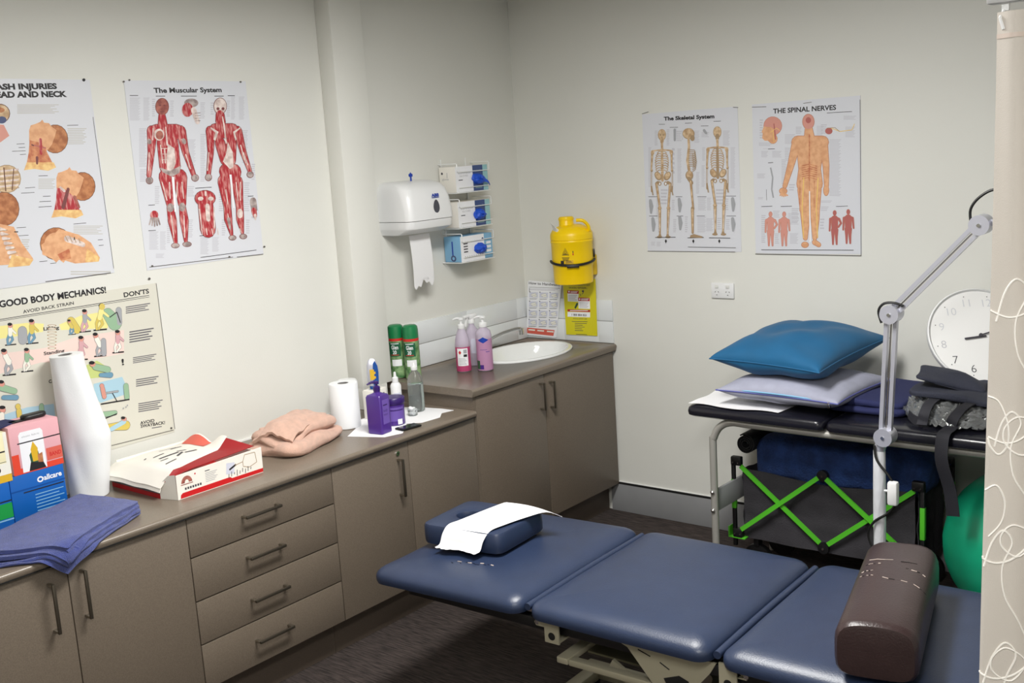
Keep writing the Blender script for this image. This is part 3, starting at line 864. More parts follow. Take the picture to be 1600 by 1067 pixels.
'whiplash':'''T ink 920 6449 4156 6493 174 550 WHIPLASH INJURIES
T ink 520 6191 4479 6226 181 550 OF THE HEAD AND NECK
X textl 7 2673 5988 1465 -13 -48 -322
X textl 10 4340 5169 709 -18 -83 -570
X textl 7 3047 3518 598 -36 -53 -363
X textl 6 4078 1832 1107 -104 -47 -327
X textl 2 3751 288 1514 -192 -25 -171
X textl 5 2169 1560 272 -28 -53 -361
N ink 9 4337 5250 4750 5254
N ink 9 3059 3597 3390 3591
N ink 9 4084 1873 4562 1870
N ink 8 2460 4685 2733 4688
N ink 8 2510 4566 2737 4570
N ink 8 2271 4458 2733 4452
N ink 8 2524 4337 2730 4341
N ink 8 2538 3226 2886 3229
N ink 8 2377 3065 2840 3059
N ink 9 3119 2905 3389 2899
N ink 9 2967 2736 3377 2725
N ink 9 2913 2559 3380 2549
N ink 8 2053 1936 2374 1926
N ink 8 2082 1668 2424 1654
N ink 9 4921 1232 5113 1226
N ink 9 4931 1033 5116 1027
N ink 9 2672 724 2955 717
N ink 9 3048 617 3264 611
E haird 3839 4808 469 -15 -71 -486
E hair 3839 4808 447 -15 -68 -466
P skin 3035 5287 3164 5317 3385 5391 3466 5468 3521 5362 3689 5345 3758 5237 3924 5100 3838 4902 3700 4639 3547 4472 3394 4398 3172 4421 2923 4523 2908 4800 2956 5126
P skinn 2922 4799 3217 4723 3440 4516 3477 4382 3549 4192 3634 3993 2713 4039 2837 4408
P skiny 2718 4072 3667 4025 3728 3848 3427 3750 2948 3842 2584 3816
K skinpd 2969 4646 20 3440 4516 27
K mus 3305 4799 55 3259 4338 48
K musd 3100 4212 48 3071 4015 34
N ink 14 2969 4646 3047 4611
E haird 4610 3141 488 -32 -72 -499
E hair 4610 3141 465 -31 -69 -478
P skin 3773 3663 3907 3689 4136 3758 4220 3835 4277 3723 4452 3700 4524 3586 4698 3439 4609 3238 4466 2972 4307 2805 4149 2734 3919 2765 3659 2879 3643 3165 3691 3499
P mus 3657 3164 3964 3075 4196 2854 4235 2714 4310 2515 4400 2308 3443 2388 3570 2764
P skiny 3448 2421 4434 2340 4498 2154 4186 2064 3687 2176 3310 2162
K musd 4060 3082 56 3791 2488 70
K tend 3781 3169 35 3907 3038 49
K musb 4261 2794 64 4374 2441 43
E haird 3359 1265 584 -63 -81 -560
E hair 3359 1265 562 -60 -79 -539
P skin 3539 1760 4236 1484 4643 1163 4908 604 4850 469 3946 508 3598 654 3528 579 3387 713 3266 625 3122 779 2812 951 2826 1289 3135 1459
E skin 3333 1234 416 -45 -61 -418
K tend 3778 1393 113 4335 1126 86
N boned 14 3721 1502 3800 1287
N boned 14 3880 1486 3942 1251
N boned 14 4043 1435 4086 1222
N boned 14 4204 1363 4232 1193
P skiny 4464 972 4908 604 4850 469 4322 511
N ink 18 4048 1420 4034 1325
P skinn 3340 891 3802 1045 3825 696 3454 671
E haird 2040 5688 345 -5 -47 -319
E bone 2040 5688 319 -5 -44 -293
E blued 2076 5483 159 -3 -17 -115
E hair 2024 5803 198 -3 -13 -89
P skinp 1794 5361 2118 5321 2252 4964 1900 4750 1704 4757
E boned 1957 3565 483 -29 -69 -464
E bone 1957 3565 456 -28 -65 -439
N tend 29 1696 3826 2405 3852
N boned 13 1683 3736 2412 3760
N tend 29 1672 3660 2380 3683
N boned 13 1658 3570 2387 3591
N tend 29 1647 3493 2355 3514
N boned 13 1633 3403 2362 3422
N tend 29 1622 3326 2330 3345
N boned 13 1609 3237 2337 3253
N haird 20 1913 3944 1864 3167
N haird 17 2241 3894 2082 3185
E haird 1712 2591 527 -43 -84 -562
E hair 1712 2591 507 -42 -81 -543
P skin 1382 2164 1958 1978 2149 1428 2467 856 2319 705 1176 779
K tend 1484 1958 59 1663 1901 33
N boned 10 1447 1883 1742 1894
K tend 1520 1797 59 1708 1752 33
N boned 10 1483 1722 1787 1738
K tend 1557 1636 59 1753 1603 33
N boned 10 1519 1561 1831 1581
K tend 1593 1474 59 1798 1452 33
N boned 10 1555 1399 1876 1424
K tend 1629 1312 60 1844 1302 33
N boned 10 1591 1237 1920 1267
K tend 1666 1149 60 1889 1151 33
N boned 10 1628 1074 1965 1109
K tend 1702 986 60 1935 999 33
N boned 10 1664 911 2010 950
P skiny 1756 1073 2476 821 2310 639 1560 665
N ink 17 1947 1814 2081 1801
N dirt 14 2782 21 5253 12
N dirt 9 5344 5521 5391 152
E ink 5180 6792 60 0 -8 -54''',
'mechanics':'''T ink 1116 5760 6532 5675 222 300 PRACTICE GOOD BODY MECHANICS!
T ink 3407 5416 5250 5444 110 200 AVOID BACK STRAIN
T ink 7202 5414 8247 5416 165 300 DON'TS
T ink -851 5629 -220 5608 139 200 DO'S
N ink 11 -1052 5338 8235 5337
N ink 8 -1059 5294 8242 5275
P pyel 1965 5153 3483 5082 4072 4954 4000 4684 2497 4699 1903 4744
P pyel 4612 4833 5447 5016 6213 5024 6472 4852 6408 4402 4650 4636
P pink 2065 4231 3983 4121 5138 4295 7035 4230 6915 3381 5011 3415 3785 3653 1959 3522
P pgrn 5326 3223 5828 3322 6337 2891 6091 2674 5465 2737 5303 2967
P pblu 5573 2517 6723 2544 6926 1892 5750 1782 5567 1989
P pblu 1872 2132 3063 2229 4021 2139 4004 1563 2808 1785 1827 1835
X inkl 4 7228 5078 1009 -8 -40 -287
X inkl 5 7246 4160 1014 -26 -65 -459
X inkl 4 7256 3181 980 -43 -35 -250
X inkl 4 7267 2351 945 -57 -43 -305
X inkl 5 7238 1447 1026 -80 -51 -366
X inkl 1 7664 413 422 -41 -9 -68
T ink 7198 623 7805 588 115 300 AVOID
T ink 7203 498 8232 402 116 300 SWAYBACK!
T ink 4026 4723 4590 4684 112 300 Lifting
T ink 3915 3881 4670 3854 112 300 Standing
E boned 4350 4845 161 -27 -5 -37
E paperc 4350 4845 122 -20 -3 -18
E boned 4334 4734 167 -28 -5 -37
E paperc 4334 4734 128 -22 -3 -18
E boned 4317 4623 173 -30 -5 -37
E paperc 4317 4623 135 -23 -3 -18
E boned 4301 4512 180 -31 -5 -37
E paperc 4301 4512 141 -25 -3 -18
E boned 4285 4401 173 -31 -5 -37
E paperc 4285 4401 135 -24 -3 -19
E boned 4269 4290 167 -30 -5 -37
E paperc 4269 4290 128 -23 -3 -19
E boned 4253 4179 160 -29 -5 -37
E paperc 4253 4179 122 -22 -3 -19
E boned 4237 4068 154 -28 -5 -37
E paperc 4237 4068 115 -21 -3 -19
N ink 21 2635 4460 3019 4427
K inkl 2876 4779 61 2923 4602 43 2795 4479 37
K inkl 2841 4785 61 2747 4645 43 2735 4478 37
K inkl 2892 4969 85 2864 4781 73
K inkl 2936 4937 43 3050 4797 37
E inkl 2910 5086 84 -14 -13 -89
K pblu2 2876 4779 54 2923 4602 36 2795 4479 30
K pblu2 2841 4785 54 2747 4645 36 2735 4478 30
K paperc 2892 4969 78 2864 4781 66
K paperc 2936 4937 36 3050 4797 30
E skinp 2910 5086 77 -13 -12 -82
E ink 2898 5130 77 -13 -8 -53
N ink 23 3351 4379 3788 4341
K inkl 3624 4735 68 3678 4536 48 3533 4400 41
K inkl 3583 4742 68 3478 4585 48 3464 4399 41
K inkl 3641 4948 95 3610 4737 82
K inkl 3691 4912 48 3821 4755 41
E inkl 3660 5079 95 -16 -15 -99
K pblu2 3624 4735 61 3678 4536 41 3533 4400 34
K pblu2 3583 4742 61 3478 4585 40 3464 4399 34
K pyel2 3641 4948 88 3610 4737 74
K pyel2 3691 4912 40 3821 4755 34
E skinp 3660 5079 88 -14 -14 -92
E ink 3647 5128 88 -14 -9 -59
K inkl 3290 4837 163 3264 4532 163
K grey 3290 4837 154 3264 4532 154
K inkl 5054 4887 153 5241 4535 141
K inkl 6481 4916 214 6716 4549 284
K inkl 6922 4979 120 6893 4520 107
K pyel2 5054 4887 143 5241 4535 131
K pgrn2 6481 4916 203 6716 4549 274
K grey 6922 4979 110 6893 4520 96
N ink 23 5310 4446 5746 4410
K inkl 5579 4788 67 5634 4598 48 5491 4467 41
K inkl 5539 4795 67 5434 4644 47 5422 4465 41
K inkl 5595 4992 94 5565 4790 81
K inkl 5645 4958 48 5776 4808 41
E inkl 5613 5118 96 -15 -14 -96
K pink2 5579 4788 59 5634 4598 40 5491 4467 33
K pink2 5539 4795 59 5434 4644 39 5422 4465 33
K grey 5595 4992 86 5565 4790 73
K grey 5645 4958 40 5776 4808 33
E skinp 5613 5118 88 -14 -13 -88
E ink 5599 5166 88 -14 -8 -57
N ink 27 5845 4417 6366 4374
K inkl 6165 4821 79 6232 4596 55 6061 4441 47
K inkl 6117 4828 79 5993 4651 55 5979 4440 47
K inkl 6239 5053 110 6149 4823 94
K inkl 6299 5013 55 6481 4831 48
E inkl 6284 5198 113 -17 -16 -112
K pyel2 6165 4821 71 6232 4596 47 6061 4441 39
K pyel2 6117 4828 70 5993 4651 47 5979 4440 39
K pyel 6239 5053 102 6149 4823 86
K pyel 6299 5013 47 6481 4831 40
E skinp 6284 5198 105 -16 -15 -104
E ink 6268 5254 105 -16 -10 -67
N ink 15 4887 4427 5172 4403
K inkl 5063 4653 47 5099 4527 34 5006 4441 29
K inkl 5037 4657 47 4969 4558 34 4961 4440 29
K inkl 5006 4799 64 5055 4654 56
K inkl 5039 4777 34 5095 4682 30
E inkl 4989 4887 65 -11 -10 -66
K pblu2 5063 4653 39 5099 4527 26 5006 4441 22
K pblu2 5037 4657 39 4969 4558 26 4961 4440 22
K pyel2 5006 4799 56 5055 4654 48
K pyel2 5039 4777 26 5095 4682 22
E skinp 4989 4887 57 -9 -8 -58
E ink 4980 4918 57 -9 -5 -37
N ink 17 6533 4777 6842 4925 6929 4514
E pyel2 6295 5207 111 -17 -16 -115
N ink 25 2407 3478 2860 3428
K inkl 2692 3852 71 2747 3639 50 2596 3497 43
K inkl 2650 3860 71 2539 3695 50 2524 3497 43
K inkl 2603 4098 99 2678 3854 85
K inkl 2655 4060 50 2742 3900 43
E inkl 2578 4246 98 -18 -16 -105
K grey 2692 3852 64 2747 3639 43 2596 3497 35
K grey 2650 3860 64 2539 3695 42 2524 3497 35
K paperc 2603 4098 92 2678 3854 78
K paperc 2655 4060 42 2742 3900 36
E skinp 2578 4246 91 -17 -14 -97
E ink 2564 4299 90 -17 -9 -63
N ink 23 3049 3473 3465 3428
K inkl 3309 3811 66 3360 3619 46 3222 3490 40
K inkl 3271 3818 66 3170 3669 46 3157 3490 40
K inkl 3326 4016 91 3296 3813 79
K inkl 3374 3981 46 3497 3827 40
E inkl 3345 4142 91 -17 -14 -96
K paperc 3309 3811 58 3360 3619 39 3222 3490 32
K paperc 3271 3818 58 3170 3669 39 3157 3490 32
K pgrn2 3326 4016 84 3296 3813 71
K pgrn2 3374 3981 39 3497 3827 33
E skinp 3345 4142 84 -16 -13 -88
E ink 3332 4190 83 -15 -8 -57
N ink 24 5022 3490 5484 3442
K inkl 5307 3850 71 5366 3646 50 5214 3508 43
K inkl 5265 3858 71 5154 3699 50 5141 3508 43
K inkl 5324 4069 99 5293 3853 85
K inkl 5377 4031 50 5516 3868 43
E inkl 5344 4203 101 -18 -15 -102
K pink2 5307 3850 63 5366 3646 42 5214 3508 35
K pink2 5265 3858 63 5154 3699 42 5141 3508 35
K pink2 5324 4069 91 5293 3853 77
K pink2 5377 4031 42 5516 3868 35
E skinp 5344 4203 93 -16 -14 -94
E ink 5329 4254 93 -16 -9 -61
N ink 24 5738 3490 6203 3443
K inkl 6024 3847 71 6083 3644 50 5931 3508 43
K inkl 5981 3855 71 5870 3697 50 5858 3508 43
K inkl 5930 4083 99 6010 3850 85
K inkl 5983 4046 50 6075 3893 43
E inkl 5902 4224 101 -18 -14 -101
K grey 6024 3847 63 6083 3644 42 5931 3508 35
K grey 5981 3855 63 5870 3697 42 5858 3508 35
K paperc 5930 4083 91 6010 3850 77
K paperc 5983 4046 42 6075 3893 35
E skinp 5902 4224 93 -16 -13 -93
E ink 5887 4274 93 -16 -9 -60
N ink 24 6457 3487 6916 3441
K inkl 6738 3835 70 6797 3637 50 6648 3504 43
K inkl 6696 3842 70 6587 3689 49 6575 3505 43
K inkl 6753 4045 98 6724 3837 84
K inkl 6806 4009 50 6945 3851 43
E inkl 6772 4175 101 -17 -14 -99
K paperc 6738 3835 62 6797 3637 41 6648 3504 34
K paperc 6696 3842 62 6587 3689 41 6575 3505 34
K pink2 6753 4045 89 6724 3837 76
K pink2 6806 4009 41 6945 3851 35
E skinp 6772 4175 92 -16 -13 -91
E ink 6757 4224 92 -16 -8 -58
K inkl 6170 3982 105 6127 3529 105
K grey 6170 3982 95 6127 3529 95
K inkl 5728 3111 118 6197 2919 119
K inkl 5892 2781 78 6274 2703 106
E inkl 5640 3227 119 -23 -14 -99
K pgrn2 5728 3111 107 6197 2919 109
K pblu2 5892 2781 68 6274 2703 96
E skinp 5640 3227 109 -21 -13 -89
E ink 5613 3285 109 -21 -9 -64
K inkl 5892 2283 92 5920 1978 92
K inkl 6008 2092 38 6472 2058 38
K inkl 6820 2186 108 6802 1749 108
E inkl 5879 2386 93 -20 -12 -87
K skinp 5892 2283 81 5920 1978 82
K grey 6008 2092 27 6472 2058 28
K pgrn2 6820 2186 98 6802 1749 98
E skinp 5879 2386 83 -18 -11 -77
N ink 24 5743 1737 6894 1661
N ink 14 6252 2039 6386 1707
K inkl 5902 842 120 6615 737 179
K inkl 6032 743 93 6563 886 94
E inkl 6577 985 104 -25 -13 -89
K inkl 5759 1346 106 6255 1298 93
K pyel2 5902 842 110 6615 737 168
K pblu 6032 743 83 6563 886 84
E skinp 6577 985 93 -22 -11 -79
K pgrn2 5759 1346 95 6255 1298 83
N ink 20 5770 1176 6321 1249
E ink 6540 1041 86 -20 -7 -53
K inkl 2317 3080 118 2718 2870 107
K inkl 2327 2738 82 2747 2645 95
E inkl 2335 3199 104 -22 -15 -99
K pgrn2 2317 3080 109 2718 2870 98
K pblu2 2327 2738 73 2747 2645 86
E skinp 2335 3199 95 -20 -13 -90
E ink 2322 3276 95 -20 -9 -60
E inkl 2235 2326 104 -24 -15 -99
K inkl 2183 2183 94 2156 2003 94
E inkl 2762 2329 94 -21 -16 -106
K inkl 2770 2171 96 2765 1921 96
K inkl 3569 2178 86 3550 1959 98
E skinp 2235 2326 95 -22 -13 -90
K paperc 2183 2183 85 2156 2003 85
E pyel2 2762 2329 85 -19 -14 -97
K pyel2 2770 2171 87 2765 1921 87
K pgrn2 3569 2178 76 3550 1959 89
E ink 2231 2420 107 -24 -9 -60
E grey 6597 1388 29 -7 -4 -26
E grey 6710 1410 29 -7 -4 -26
E grey 6777 1463 29 -7 -4 -26
T ink 6769 2972 6857 2969 225 200 !
T ink 3946 2885 4051 2889 113 300 C
N dirt 10 5946 141 8561 88
N dirt 9 8582 5742 8620 109
E dirt 8320 5946 52 -7 -6 -46
E dirt 8470 181 46 -11 -6 -41''',
'handwash':'''P paper 335 2939 2460 2804 1916 -50 1 15
T inkg 387 2767 2454 2716 129 200 How to Handwash?
N inkg 9 374 2606 2407 2601
X text 2 450 2544 1838 10 -8 -103
N inkg 18 403 2555 388 2362
P ptint 386 2336 965 2341 928 2058 347 2050
E inkg 419 2350 41 1 -2 -26
K grey 536 2186 58 782 2245 58
K grey 611 2111 51 839 2157 51
K paperc 536 2186 44 782 2245 44
K paperc 611 2111 36 839 2157 36
X inkg 2 360 1999 533 19 -4 -52
P ptint 1061 2344 1632 2350 1596 2068 1024 2061
E inkg 1094 2358 40 1 -2 -26
K grey 1209 2195 58 1452 2255 57
K grey 1283 2121 50 1508 2167 50
K paperc 1209 2195 43 1452 2255 43
K paperc 1283 2121 36 1508 2167 36
X inkg 2 1036 2010 525 19 -4 -51
P ptint 1727 2353 2290 2358 2254 2079 1691 2071
E inkg 1759 2366 39 1 -2 -25
K grey 1873 2205 57 2112 2264 57
K grey 1946 2131 50 2168 2177 50
K paperc 1873 2205 43 2112 2264 43
K paperc 1946 2131 36 2168 2177 35
X inkg 2 1703 2021 518 18 -4 -51
P ptint 331 1843 912 1851 875 1567 293 1556
E inkg 365 1857 41 1 -2 -26
K grey 482 1693 58 728 1754 58
K grey 557 1619 51 786 1666 51
K paperc 482 1693 44 728 1754 44
K paperc 557 1619 37 786 1666 36
X inkg 2 305 1505 535 22 -4 -52
P ptint 1008 1855 1581 1864 1545 1581 971 1571
E inkg 1042 1869 40 1 -2 -26
K grey 1157 1707 58 1400 1767 58
K grey 1231 1632 51 1457 1680 50
K paperc 1157 1707 43 1400 1767 43
K paperc 1231 1632 36 1457 1680 36
X inkg 2 983 1520 527 21 -4 -52
P ptint 1676 1867 2240 1875 2205 1595 1640 1585
E inkg 1708 1881 39 1 -2 -26
K grey 1823 1720 57 2062 1780 57
K grey 1896 1646 50 2118 1693 50
K paperc 1823 1720 43 2062 1780 43
K paperc 1896 1646 36 2118 1693 36
X inkg 2 1652 1534 519 21 -4 -51
P ptint 277 1348 859 1360 821 1074 238 1060
E inkg 310 1362 41 2 -2 -26
K grey 427 1199 59 675 1261 58
K grey 503 1124 51 732 1173 51
K paperc 427 1199 44 675 1261 44
K paperc 503 1124 37 732 1173 36
X inkg 2 250 1009 536 25 -4 -52
P ptint 956 1364 1530 1375 1493 1092 918 1078
E inkg 989 1378 40 2 -2 -26
K grey 1105 1216 58 1348 1278 58
K grey 1179 1142 51 1405 1190 50
K paperc 1105 1216 44 1348 1278 43
K paperc 1179 1142 36 1405 1190 36
X inkg 2 930 1027 528 24 -4 -52
P ptint 1625 1379 2190 1391 2155 1109 1588 1096
E inkg 1657 1394 40 2 -2 -26
K grey 1772 1232 57 2012 1294 57
K grey 1845 1159 50 2068 1207 50
K paperc 1772 1232 43 2012 1294 43
K paperc 1845 1159 36 2068 1207 36
X inkg 2 1601 1045 520 24 -4 -51
P ptint 222 851 806 866 768 579 183 562
E inkg 255 866 41 2 -2 -26
K grey 373 702 59 621 766 59
K grey 448 628 51 679 678 51
K paperc 373 702 44 621 766 44
K paperc 448 628 37 679 678 37
X inkg 2 195 510 537 28 -4 -52
P ptint 903 871 1478 885 1441 600 865 584
E inkg 936 885 40 2 -2 -26
K grey 1052 723 58 1296 786 58
K grey 1126 649 51 1353 699 51
K paperc 1052 723 44 1296 786 43
K paperc 1126 649 36 1353 699 36
X inkg 2 877 533 530 27 -4 -52
P ptint 1573 890 2141 904 2105 621 1537 605
E inkg 1606 904 40 2 -2 -26
K grey 1721 743 58 1961 806 57
K grey 1794 670 50 2018 719 50
K paperc 1721 743 43 1961 806 43
K paperc 1794 670 36 2018 719 36
X inkg 2 1549 554 522 27 -4 -52
P salmon 106 414 1915 368 1813 54 17 108
P paperc 174 339 620 331 598 258 152 266
P paperc 781 328 1222 319 1200 247 760 255
P paperc 1421 316 1855 307 1834 235 1399 244''',
'needlestick':'''T inkg 221 2602 1730 2631 88 100 IF YOU SUSTAIN A NEEDLESTICK INJURY
T ink 365 2468 1534 2478 81 200 OR BODILY EXPOSURE...
P paper 266 2352 979 2349 928 1787 258 1787
P redp 266 2365 995 2362 970 2200 255 2202
P paper 926 1999 1653 1999 1640 1441 920 1436
P redp 927 2011 1646 2012 1635 1838 916 1836
X text 4 328 2141 549 18 -22 -327
X text 5 1003 1777 586 22 -21 -319
X paper 2 470 2321 448 14 -7 -100
X paper 2 1106 1974 480 17 -8 -119
E paper 369 2293 46 1 -3 -50
E paper 1012 1927 45 2 -3 -50
N inkg 17 1191 2368 1275 2272 1179 2182
N inkg 17 1068 2209 1098 2086
E inkg 1250 2345 68 2 -4 -56
K dgrn 844 1671 62 718 1478 56
N ink 10 677 1439 908 1724
P redp 214 1369 1637 1391 1630 1279 206 1255
P paper 205 1230 1630 1267 1613 1005 187 976
T inkg 468 1040 1392 1057 107 300 1 800 804 823
X paper 1 365 1338 1137 48 -4 -63
T inkg 548 867 1411 883 57 200 FOLLOW UP
N inkg 14 440 735 1427 771
N inkg 14 625 650 1383 675
N inkg 14 619 555 1113 568
N inkg 14 613 460 1235 480
N inkg 14 606 365 1063 376
N inkg 14 600 269 1133 286
N inkg 14 664 77 1361 91''',
}
# ---------------- room shell ----------------
XR,YF,H=4.45,-6.2,2.63
struct(MB().box(-.15,XR+.15,YF-.15,.15,-.1,0,M['carpet']).build('floor'))
struct(MB().box(-.15,XR+.15,YF-.15,.15,H,H+.1,M['ceilingm']).build('ceiling'))
struct(MB().box(-.15,0,YF,0,0,H,M['wall']).build('wall_left'))
struct(MB().box(-.15,XR+.15,0,.15,0,H,M['wall']).build('wall_back'))
struct(MB().box(XR,XR+.15,YF,0,0,H,M['wall']).build('wall_right'))
struct(MB().box(-.15,XR+.15,YF-.15,YF,0,H,M['frontwall']).build('wall_front'))
struct(MB().box(0,.092,-1.306,-1.125,.885,H,M['wall'],.004).box(0,.092,-1.306,-1.16,.792,.886,M['wall']).build('trim_1'))
def skirt(x0,x1):
    o=struct(MB().box(x0,x1,-.012,0,0,.148,M['skirt'],.003).box(x0,x1,-.013,0,.148,.157,M['gap']).box(x0,x1,-.006,0,.157,.160,M['caulk']).build('baseboard_back'))
skirt(.50,XR)
# tiled splashback: two courses of white tiles
t=MB()
t.box(0,.006,-1.12,-.006,.887,1.106,M['grout']); t.box(0,.552,-.006,0,.887,1.106,M['grout'])
for r,(a,b) in enumerate(((.888,.998),(1.0015,1.1065))):
    e=[-1.12,-.89,-.49,-.09,-.0065]
    for y0,y1 in zip(e,e[1:]): t.box(.0,.008,y0+.0002,y1-.0002,a,b,M['tile'],.0005)
    e=[.0065,.1,.252,.468,.556]
    for x0,x1 in zip(e,e[1:]): t.box(x0+.0005,x1-.0005,-.008,0,a,b,M['tile'],.0008)
struct(t.build('trim_2'))
struct(MB().box(0,.006,-3.4,-1.31,.790,.797,M['caulk']).build('trim_3'))
# ceiling troffers
for x,y in LIGHTS:
    t=thing('ceiling_light','flat white ceiling light panel '+('over the treatment couch' if x<2 else 'near the front of the room'),'light',(x,y,H-.028),0)
    MB().box(-.31,.31,-.61,.61,0,.026,M['whitep'],.004).build('frame',t)
    MB().box(-.28,.28,-.58,.58,-.0015,.001,M['led']).build('diffuser',t)
# ---------------- benches ----------------
lam,wt,gp=M['laminate'],M['worktop'],M['gap']
def handle(parent,y,z,vert=True,L=.145,x=.553):
    m=MB(); s=M['darksteel']
    a,b=((y,z-L/2),(y,z+L/2)) if vert else ((y-L/2,z),(y+L/2,z))
    m.box(x+.026,x+.034,a[0]-.005,b[0]+.005,a[1]-.005,b[1]+.005,s,.0015)
    for p,q in (a,b): m.box(x,x+.03,p-.005,p+.005,q-.004,q+.004,M['steel'],.001)
    return m.build('handle',parent)
def cab(name,label,y0,y1,z1,group,side=False):
    t=thing(name,label,'cabinet',(0,0,0),group=group)
    m=MB(); m.box(.002,.530,y0+.001,y1-.001,.15,z1,lam); m.box(.530,.532,y0+.003,y1-.003,.152,z1-.002,gp); m.box(.03,.478,y0+.001,y1-.001,0,.15,M['lamedge']); m.build('body',t)  # thin near-black sheet paints the shade seen in gaps between fronts
    return t
def front(t,name,y0,y1,z0,z1):
    return MB().box(.5335,.553,y0+.0018,y1-.0018,z0+.0024,z1-.0024,lam,.0012).build(name,t)
Z1=.762
c=cab('base_cabinet','low taupe cabinet with two doors under the blue towel',-3.40,-2.561,Z1,'low bench cabinets')
d=front(c,'door',-3.40,-2.982,.15,Z1); handle(d,-3.045,.636); d=front(c,'door',-2.982,-2.561,.15,Z1); handle(d,-2.942,.644)
c=cab('drawer_unit','low taupe cabinet of four drawers with bar handles',-2.561,-1.926,Z1,'low bench cabinets')
for a,b,h in ((.15,.312,.241),(.312,.466,.394),(.466,.62,.550),(.62,Z1,.699)): d=front(c,'drawer',-2.561,-1.926,a,b); handle(d,-2.268,h,False)
c=cab('base_cabinet','low taupe cabinet with two doors and a small lock, right of the drawers',-1.926,-1.104,Z1,'low bench cabinets')
d=front(c,'door',-1.926,-1.516,.15,Z1); handle(d,-1.58,.626); MB().cyl((.553,-1.578,.724),(.558,-1.578,.724),.009,M['chrome']).cyl((.558,-1.578,.724),(.5585,-1.578,.724),.004,gp).build('lock',d)
front(c,'door',-1.516,-1.104,.15,Z1)
c=cab('sink_cabinet','taller taupe cabinet with two doors below the sink',-1.104,-.003,.70,'sink cabinet')
del c['group']
MB().box(.002,.553,-1.1035,-1.088,.15,.848,lam).build('side_panel',c)
d=front(c,'door',-1.0875,-.595,.15,.848); handle(d,-.633,.750,L=.12); d=front(c,'door',-.595,-.015,.15,.848); handle(d,-.557,.743,L=.12)
def worktop(y0,y1,z0,z1,x1=.572,lip=True):
    m=MB(); r=.012; n=5
    prof=[(.002,z0),(x1-r*.5,z0)]+[(x1-r+r*math.sin(PI/2*i/n),z1-r+r*math.cos(PI/2*i/n)) for i in range(n,-1,-1)]+[(.002,z1)]
    m.loft([[(x,y,z) for x,z in prof] for y in (y0,y1)],wt)
    if lip: m.box(.5,x1-.004,y0+.001,y1-.001,z0-.004,z0,gp)
    return m
tag(worktop(-3.41,-1.106,.766,.790).build('worktop'),'long low taupe laminate worktop along the left wall','worktop')
wo=worktop(-1.122,-.007,.852,.885,lip=False).build('worktop')
cu=MB().lathe([(.285*.91,.80),(.285*.91,.92)],M['gap'],56,cx=.262/.72,cy=-.36,sx=1).build('cutter'); cu.scale=(.72,1,1)
bo=wo.modifiers.new('hole','BOOLEAN'); bo.operation='DIFFERENCE'; bo.solver='EXACT'; bo.object=cu; bpy.context.view_layer.update()
nm=bpy.data.meshes.new_from_object(wo.evaluated_get(bpy.context.evaluated_depsgraph_get())); wo.modifiers.clear(); wo.data=nm; bpy.data.objects.remove(cu)
MB().box(.4785,.532,-1.10,-.006,.15,.70,gp).build('inner_rail',c) if 0 else None
tag(wo,'shorter raised taupe worktop holding the white sink','worktop')
# sink (bowl modelled as a shallow rim resting on the top, inner bowl dark-free)
t=thing('sink','white oval drop-in basin in the raised worktop','sink',(.262,-.36,.8855))
prof=[(1.0,0),(1.0,.005),(.985,.009),(.93,.0105),(.89,.0095),(.865,.005),(.80,.0035),(.6,.0022),(.3,.0014),(.05,.001)]
MB().lathe([(.285*p,z) for p,z in ((1.0,0),(1.0,.005),(.985,.009),(.94,.011),(.90,.009),(.875,.001),(.85,-.015),(.78,-.06),(.66,-.10),(.48,-.125),(.25,-.134),(.06,-.136),(.05,-.142),(.3,-.141),(.52,-.132),(.70,-.105),(.82,-.06),(.87,-.018),(.895,0))],M['porc'],56,sx=.72,loop=True).build('basin',t)
MB().lathe([(.024,-.1355),(.024,-.133),(.012,-.1325)],M['chrome'],20).build('drain',t)
t=thing('faucet','chrome mixer tap with a long curved spout behind the sink','tap',(.036,-.43,.8855))
MB().lathe([(.023,0),(.023,.006),(.021,.01),(.020,.05),(.016,.06)],M['chrome'],20).build('tap_body',t)
MB().tube([(0,0,.035),(.02,.035,.055),(.06,.10,.082),(.10,.165,.096),(.115,.185,.094)],.0105,M['chrome'],12,sub=5).cyl((.114,.186,.100),(.115,.188,.066),.0135,M['chrome']).build('spout',t)
MB().bar((0,0,.058),(-.005,-.06,.085),.014,.006,M['chrome']).build('lever',t)
# ---------------- wall posters ----------------
LW=lambda y,z,x=.0005: FR((x,y,z),(0,1,0),(0,0,1)); BW=lambda x,z,y=-.0005: FR((x,y,z),(1,0,0),(0,0,1))
def poster(name,label,Mx,w,h,art,m='posterw',outline=None):
    b=MB(); b.prism(outline or [(0,0),(w*.5,-.0015),(w,0),(w+.001,h*.5),(w,h),(w*.5,h+.001),(0,h),(-.001,h*.5)],M[m],.0012)
    b.T=Matrix.Translation((0,0,.00122)); b.art(ART[art]); o=b.build(name); o.matrix_world=Mx; return tag(o,label,'poster')
poster('anatomy_poster','white wall chart of red muscled figures, The Muscular System',LW(-2.242,1.531),.54,.688,'muscular')
poster('anatomy_poster','white wall chart of three skeletons, The Skeletal System',BW(.777,1.357),.5,.652,'skeletal')
poster('anatomy_poster','white wall chart of a bare back with nerves, The Spinal Nerves',BW(1.348,1.352),.49,.66,'spinal')
poster('anatomy_poster','wall chart of whiplash injuries showing tilted heads and necks',LW(-2.915,1.54),.54,.68,'whiplash','posterw')
poster('body_mechanics_poster','cream chart of small cartoon figures lifting, Practice Good Body Mechanics',LW(-3.07,.905),.86,.575,'mechanics','posterc')
